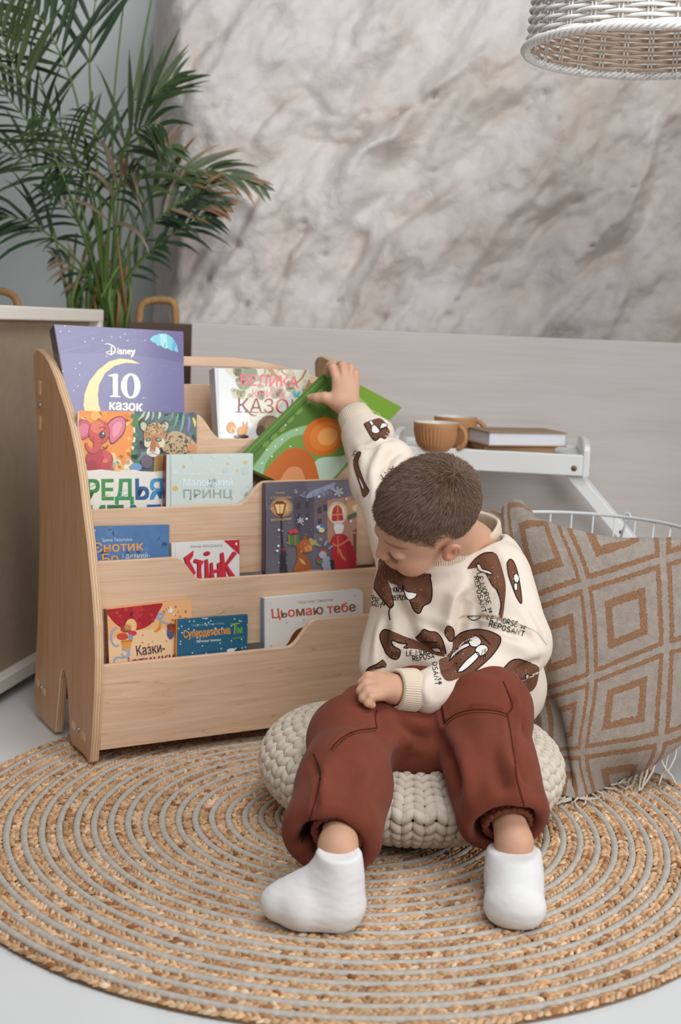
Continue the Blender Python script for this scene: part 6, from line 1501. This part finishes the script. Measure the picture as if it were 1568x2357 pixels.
# ------------------------------------------------------------------ bench, tray, cups, books on the tray
def make_back_right():
    a = math.radians(-7); ex = np.array([math.cos(a), math.sin(a), 0]); ey = np.array([-ex[1], ex[0], 0])
    mw = M_plain('white_gloss_paint', '#e3e4e3', 0.35, 0.45, 0.02, 10)
    # low bench carrying the tray (stands behind the basket)
    b0 = np.array([0.62, 3.13, 0.0]); rb = thing('bench', 'low white bench behind the wire basket carrying the tray', 'bench', b0)
    o = build(MB().box(b0 + ZZ * .345, [ex, ey, ZZ], (.50, .150, .013)), 'bench_top', mw, rb, False); bevel(o, .004)
    for sx in (-1, 1):
        for sy in (-1, 1): build(MB().box(b0 + ex * sx * .46 + ey * sy * .12 + ZZ * .166, [ex, ey, ZZ], (.02, .02, .166)), 'leg', mw, rb, False)
    # tray
    c = P(1357, 1072, 3.05); zt = c[2] - .026; D = .27; L = .468; o0 = np.array([c[0], c[1], 0]) - ex * L      # front left corner
    rt = thing('serving_tray', 'white wooden breakfast tray on splayed legs in front of the grey board', 'tray', o0 + ex * L / 2 + ey * D / 2 + ZZ * .358)
    def bx(name, u0, u1, v0, v1, z0, z1, par=rt, bv=.003):
        o = build(MB().box(o0 + ex * (u0 + u1) / 2 + ey * (v0 + v1) / 2 + ZZ * (z0 + z1) / 2, [ex, ey, ZZ], ((u1 - u0) / 2, (v1 - v0) / 2, (z1 - z0) / 2)), name, mw, par, False); bevel(o, bv, 3); return o
    bx('tray_panel', .016, L - .016, .008, D - .008, zt + .036, zt + .042)
    bx('front_rail', .014, L - .016, 0, .014, zt, zt + .050); bx('back_rail', .014, L - .016, D - .014, D, zt, zt + .050)
    for u0 in (0, L - .016):
        poly = [(0, zt), (D, zt), (D, zt + .060), (D - .004, zt + .069), (D - .014, zt + .074), (D * .7, zt + .082), (D * .3, zt + .082), (.014, zt + .074), (.004, zt + .069), (0, zt + .060)]
        mb = MB(); mb.prism(poly, o0 + ex * u0, ey, ZZ, ex, .016, bev=.003); build(mb, 'end_board', mw, rt, False)
    ms = M_plain('brass_screw', '#8a6d52', 0.35, 0.5, metal=0.8)
    zb = .359
    for u, sg in ((L - .035, 1), (.035, -1)):
        mb = MB(); mb.lathe([(0, .003), (.004, .003), (.0065, .0018), (.0070, 0), (.007, -.003)], o0 + ex * u + ZZ * (zt + .018), 20, ax=(ex, ZZ, -ey)); build(mb, 'screw', ms, rt)
        for v in (.026, D - .026):
            top = o0 + ex * (u - sg * .006) + ey * v + ZZ * (zt + .006); hgt = zt + .006 - zb; bot = top + ex * sg * hgt * .93 - ZZ * hgt
            d = nz(bot - top); s = nz(np.cross(d, ey)); mb = MB(); mb.box((top + bot) / 2, [d, s, ey], (np.linalg.norm(bot - top) / 2, .0145, .007)); o = build(mb, 'leg', mw, rt, False); bevel(o, .002)
            if v < .1:
                q = top + d * .185; mb = MB(); mb.lathe([(0, .002), (.0035, .002), (.0045, 0)], q - ey * .007, 14, ax=(d, s, -ey)); build(mb, 'screw', ms, rt)
    # cups
    mc = M_plain('caramel_stoneware', '#b9875c', 0.55, 0.4, 0.05, 20); mi = M_plain('cup_inside', '#d8cfc4', 0.35, 0.5)
    def cup(x, y, Y, r, h, ha, label):
        c0 = P(x, y, Y); c0[2] = zt + .0422
        t = thing('cup', label, 'cup', c0, 'ribbed cups on the tray')
        n = 144; mb = MB(); prof = [(.0, 0), (r * .62, 0), (r * .70, .004), (r * .78, .012), (r * .86, h * .3), (r * .93, h * .55), (r * .97, h * .72), (r * .985, h * .80), (r, h * .9), (r * 1.0, h - .002), (r * .985, h), (r * .95, h - .001)]
        V = []; th = np.linspace(0, 2 * math.pi, n, endpoint=False)
        for rr, z in prof:
            amp = .0014 if .01 < z < h * .76 else 0
            q = rr + amp * np.cos(36 * th); V.append(np.stack([c0[0] + q * np.cos(th), c0[1] + q * np.sin(th), np.full(n, c0[2] + z)], 1))
        F = [(i * n + j, i * n + (j + 1) % n, (i + 1) * n + (j + 1) % n, (i + 1) * n + j) for i in range(len(prof) - 1) for j in range(n)]
        link_mesh('cup_body', np.concatenate(V), F, mc, t)
        mb = MB(); mb.lathe([(r * .985, h), (r * .95, h - .001), (r * .92, h * .8), (r * .84, h * .35), (r * .6, .008), (0, .006)], c0, 64); build(mb, 'cup_lining', mi, t)
        hd_ = np.array([math.cos(ha), math.sin(ha), 0]); pts = []
        for s in np.linspace(-1.35, 1.35, 20): pts.append(c0 + hd_ * (r * .84 + .024 * math.cos(s) + .004) + ZZ * (h * .52 + .027 * math.sin(s)))
        mb = MB(); mb.tube(pts, .0062, 10, flat=(np.cross(hd_, ZZ), .8)); build(mb, 'handle', mc, t)
    cup(1003, 1045, 3.115, .0560, .067, -.5, 'caramel ribbed cup at the front left of the white tray')
    cup(1046, 1030, 3.232, .0540, .075, -.15, 'caramel ribbed cup standing behind the front cup on the tray')
    # books lying on the tray
    def flat_book(name, label, center, ang, w, d, th, z0, cov, page):
        e1 = np.array([math.cos(ang), math.sin(ang), 0]); e2 = np.array([-e1[1], e1[0], 0]); c0 = np.array([center[0], center[1], z0])
        t = thing(name, label, 'book', c0, 'books lying on the tray'); mcov = M_plain(name + '_cloth', cov, 0.6, 0.3)
        for nm, z in (('back_cover', .0014), ('front_cover', th - .0014)):
            o = build(MB().box(c0 + ZZ * z, [e1, e2, ZZ], (w / 2, d / 2, .0014)), nm, mcov, t, False); bevel(o, .0006)
        build(MB().box(c0 + ZZ * th / 2, [e1, e2, ZZ], (w / 2 - .004, d / 2 - .004, th / 2 - .0026)), 'pages', page, t, False)
        build(MB().box(c0 + ZZ * th / 2 + e2 * (d / 2 - .001), [e1, e2, ZZ], (w / 2, .0012, th / 2)), 'spine', mcov, t, False)
    mp = M_plain('white_pages', '#dcdde4', 0.8, 0.2, 0.04, 900)
    q = P(1178, 1045, 3.17); flat_book('hardcover_book', 'closed brown book lying lowest on the white tray', q, math.radians(12), .185, .125, .018, zt + .0425, '#a5672f', M_plain('tan_pages', '#a98a6a', 0.8))
    q = P(1188, 1030, 3.165); flat_book('hardcover_book', 'thick tan hardcover with white page block lying on the brown book', q, math.radians(17), .205, .135, .034, zt + .0608, '#9c8265', mp)
make_back_right()

# ------------------------------------------------------------------ wire basket and blanket
def make_basket():
    c = np.array([P(1345, 1230, 2.73)[0], 2.73, 0.012]); R, H = .235, .478
    root = thing('wire_basket', 'large round white wire basket draped with a blanket at the right', 'basket', c)
    mw = M_plain('white_wire', '#d9dcde', 0.35, 0.5)
    mb = MB(); rr = lambda z: R - .045 * (1 - z / H)
    def ringp(z, n=96): return [c + np.array([rr(z) * math.cos(a), rr(z) * math.sin(a), z]) for a in np.linspace(0, 2 * math.pi, n, endpoint=False)]
    mb.tube(ringp(H), .0040, 8, closed=True); build(mb, 'rim', mw, root)
    mb = MB()
    mb.tube(ringp(.006), .003, 8, closed=True)
    for z in (.12, .26, .38): mb.tube(ringp(z), .0022, 6, closed=True)
    n = 30
    for k in range(n):
        a = 2 * math.pi * k / n + .05; u = np.array([math.cos(a), math.sin(a), 0])
        mb.tube([c + u * rr(0) + ZZ * .006, c + u * rr(H / 2) + ZZ * H / 2, c + u * rr(H) + ZZ * H], .0020, 6)
    for k in range(6):
        a = math.pi * k / 6; u = np.array([math.cos(a), math.sin(a), 0]); mb.tube([c + u * rr(0) + ZZ * .006, c - u * rr(0) + ZZ * .006], .0018, 6)
    build(mb, 'wire_frame', mw, root)
    a = math.radians(56); u = np.array([math.cos(a), math.sin(a), 0]); t = np.array([-u[1], u[0], 0]); q = c + u * R + ZZ * H
    mb = MB(); mb.tube([q + ZZ * (.010 * math.cos(s)) + t * .008 * math.sin(s) for s in np.linspace(0, 2 * math.pi, 20)] + [q - ZZ * .02 + t * .004, q - ZZ * .05 + t * .012], .0028, 8); build(mb, 'handle_hook', mw, root)
    # blanket: net of pattern columns (u) and rows, each point (px, py, depth or None for the floor, v)
    net = [
        (-1.6, [(1125, 1300, 2.80, -.6), (1112, 1196, 2.72, -.1), (1098, 1236, 2.60, .35), (1112, 1430, 2.56, 1), (1152, 1640, 2.54, 2), (1226, 1760, 2.51, 2.95), (1258, 1800, None, 3.3)]),
        (-1.0, [(1195, 1290, 2.80, -.6), (1172, 1166, 2.72, -.1), (1168, 1226, 2.55, .30), (1196, 1398, 2.515, 1), (1240, 1602, 2.50, 2), (1280, 1738, 2.465, 3), (1294, 1822, None, 3.5)]),
        (-0.5, [(1250, 1300, 2.76, -.6), (1226, 1184, 2.67, -.1), (1234, 1220, 2.515, .35), (1275, 1370, 2.470, 1), (1300, 1583, 2.455, 2), (1310, 1736, 2.43, 3), (1320, 1838, None, 3.55)]),
        (0.0, [(1302, 1320, 2.62, -.5), (1300, 1236, 2.54, .15), (1302, 1228, 2.492, .42), (1345, 1345, 2.462, 1), (1362, 1560, 2.44, 2), (1340, 1729, 2.415, 3), (1352, 1826, None, 3.5)]),
        (0.5, [(1406, 1330, 2.60, -.3), (1408, 1250, 2.53, .35), (1412, 1243, 2.488, .62), (1432, 1318, 2.468, 1), (1445, 1525, 2.45, 2), (1430, 1716, 2.425, 3), (1428, 1796, None, 3.45)]),
        (1.0, [(1526, 1330, 2.61, 0), (1526, 1254, 2.545, .6), (1525, 1247, 2.505, .82), (1523, 1288, 2.492, 1), (1530, 1490, 2.47, 2), (1520, 1700, 2.455, 3), (1494, 1766, 2.47, 3.3)]),
        (1.5, [(1622, 1330, 2.64, 0), (1622, 1258, 2.58, .7), (1620, 1250, 2.54, .95), (1618, 1275, 2.53, 1.05), (1625, 1470, 2.51, 2), (1608, 1650, 2.50, 2.9), (1582, 1702, 2.50, 3.12)]),
        (2.0, [(1700, 1330, 2.70, 0), (1700, 1262, 2.65, .8), (1702, 1255, 2.61, 1.0), (1702, 1280, 2.60, 1.1), (1712, 1450, 2.58, 2), (1700, 1590, 2.575, 2.7), (1680, 1640, 2.57, 2.95)]),
    ]
    G = np.zeros((len(net), 7, 5))
    for i, (u, row) in enumerate(net):
        for j, (x, y, Y, v) in enumerate(row):
            w = PF(x, y, .018) if Y is None else P(x, y, Y); G[i, j] = (*w, u, v)
    def spl(A, n):           # catmull-rom along axis 0
        k = A.shape[0]; t = np.linspace(0, k - 1, n); i = np.minimum(t.astype(int), k - 2); f = (t - i)[:, None, None]
        g = lambda q: A[np.clip(q, 0, k - 1)]
        a, b, c_, d = g(i - 1), g(i), g(i + 1), g(i + 2)
        return .5 * (2 * b + (c_ - a) * f + (2 * a - 5 * b + 4 * c_ - d) * f ** 2 + (3 * b - a - 3 * c_ + d) * f ** 3)
    nu, nv = 170, 190
    S = spl(G, nu); S = spl(S.transpose(1, 0, 2), nv).transpose(1, 0, 2)
    X = S[..., :3]; uv = S[..., 3:]
    # gentle folds
    nr = np.cross(np.gradient(X, axis=0), np.gradient(X, axis=1)); nr /= np.linalg.norm(nr, axis=-1)[..., None] + 1e-12
    if (nr[nu // 2, nv // 2] @ (CP - X[nu // 2, nv // 2])) < 0: nr = -nr
    amp = .007 * fbm(np.stack([uv[..., 0] * 1.9 + .25 * uv[..., 1], uv[..., 1] * .7, uv[..., 0] * 0], -1), 3, 71) * 2
    dg = np.exp(-((uv[..., 0] + .75 - .30 * (uv[..., 1] - 2.5)) / .16) ** 2) * np.clip((uv[..., 1] - 1.7) / .8, 0, 1)
    amp = amp - .022 * dg + .012 * np.exp(-((uv[..., 0] + 1.05 - .3 * (uv[..., 1] - 2.5)) / .15) ** 2) * np.clip((uv[..., 1] - 1.7) / .8, 0, 1)
    bl = np.clip((.35 - uv[..., 1]) / .4, 0, 1) * np.clip((.2 - uv[..., 0]) / .4, 0, 1)
    amp = amp + bl * .022 * fbm(np.stack([uv[..., 0] * 5, uv[..., 1] * 3, 0 * uv[..., 0]], -1), 2, 5) * 2
    X = X + nr * amp[..., None]; X[..., 2] = np.maximum(X[..., 2], .016)
    V = X.reshape(-1, 3); i, j = np.meshgrid(np.arange(nu - 1), np.arange(nv - 1), indexing='ij')
    F = np.stack([i * nv + j, (i + 1) * nv + j, (i + 1) * nv + j + 1, i * nv + j + 1], -1).reshape(-1, 4)
    cc = np.concatenate([uv.reshape(-1, 2), np.zeros((len(V), 1))], 1)
    m, n_, l_, b_ = new_mat('woven_wool_blanket', 0.92, 0.12)
    at = n_.new('ShaderNodeAttribute'); at.attribute_name = 'Col'; sp = n_.new('ShaderNodeSeparateXYZ'); l_.new(at.outputs['Vector'], sp.inputs[0])
    def mth(op, a, b=None):
        q = n_.new('ShaderNodeMath'); q.operation = op
        for k, w in enumerate((a, b)):
            if w is None: continue
            if isinstance(w, (int, float)): q.inputs[k].default_value = w
            else: l_.new(w, q.inputs[k])
        return q.outputs[0]
    # slightly ragged edges of the weave
    vv = tex_coord(n_, l_); wob = mth('MULTIPLY', mth('SUBTRACT', noise(n_, l_, vv, 170, 2), .5), .045)
    def cen(o): return mth('ABSOLUTE', mth('SUBTRACT', mth('FRACT', mth('ADD', mth('ADD', o, wob), 20.0)), .5))      # 0 at cell centre .. 0.5 at line
    cu, cv_ = cen(sp.outputs[0]), cen(sp.outputs[1])
    mx = mth('MAXIMUM', cu, cv_)
    def band(x, a, b): return mth('MULTIPLY', mth('GREATER_THAN', x, a), mth('LESS_THAN', x, b))
    line = mth('MAXIMUM', band(cu, .405, .462), band(cv_, .405, .462))
    line = mth('MULTIPLY', line, mth('LESS_THAN', mx, .5)); cross = mth('MULTIPLY', mth('GREATER_THAN', cu, .462), mth('GREATER_THAN', cv_, .405)); cross2 = mth('MULTIPLY', mth('GREATER_THAN', cv_, .462), mth('GREATER_THAN', cu, .405))
    line = mth('MULTIPLY', line, mth('SUBTRACT', 1.0, mth('MAXIMUM', cross, cross2)))
    sq = band(mx, .170, .262)
    tan = mth('MAXIMUM', line, sq)
    f1 = noise(n_, l_, vv, 55, 5, .7); f2 = noise(n_, l_, vv, 420, 3)
    ba = ramp(n_, l_, f1, [(.3, hx('#94887f')), (.7, hx('#a89e95'))]); tn = ramp(n_, l_, f2, [(.35, hx('#86634a')), (.65, hx('#98755b'))])
    colr = mixc(n_, l_, tan, ba, tn); colr = mixc(n_, l_, .35, colr, ramp(n_, l_, f2, [(.35, (.55, .52, .49)), (.6, (1, 1, 1))]), 'MULTIPLY'); l_.new(colr, b_.inputs['Base Color'])
    b_.inputs['Sheen Weight'].default_value = .08; bump(n_, l_, b_, f2, .6, .0015)
    br = thing('blanket', 'beige wool blanket with tan diamond squares and fringe hanging over the wire basket', 'blanket', X[nu // 2, -1] * [1, 1, 0] + [0, 0, .012])
    bo = link_mesh('cloth', V, F, m, br, True, cc)
    so = bo.modifiers.new('thickness', 'SOLIDIFY'); so.thickness = .004; so.offset = -1
    mf = M_plain('fringe_wool', '#cdc2b4', 0.9, 0.15); r = random.Random(11); edge = X[:, -1]
    k = 0
    for s in np.linspace(.10, .98, 34):
        ii = int(s * (nu - 1)); p = edge[ii]; t = nz(edge[min(nu - 1, ii + 2)] - edge[max(0, ii - 2)]); out = nz(np.array([t[1], -t[0], 0])); out = out if out[1] < 0 else -out
        g = max(.0, p[2] - .02); pts = [p]; d = nz(out * 1.0 + t * r.uniform(-1.3, .6) + ZZ * (-1.5 if g > .01 else .12)); L = r.uniform(.035, .062); q = p.copy()
        for a in range(7):
            d = nz(d + t * r.uniform(-.5, .35) + out * r.uniform(-.25, .25)); q = q + d * L / 7; q[2] = max(q[2] - .002, .0165); pts.append(q.copy())
        pp = catmull(pts, 3, False); mb = MB(); mb.tube(pp, np.linspace(.0024, .0018, len(pp)), 6); build(mb, 'fringe', mf, br)
make_basket()
for _o in bpy.data.objects:
    if '_o' in _o: del _o['_o']
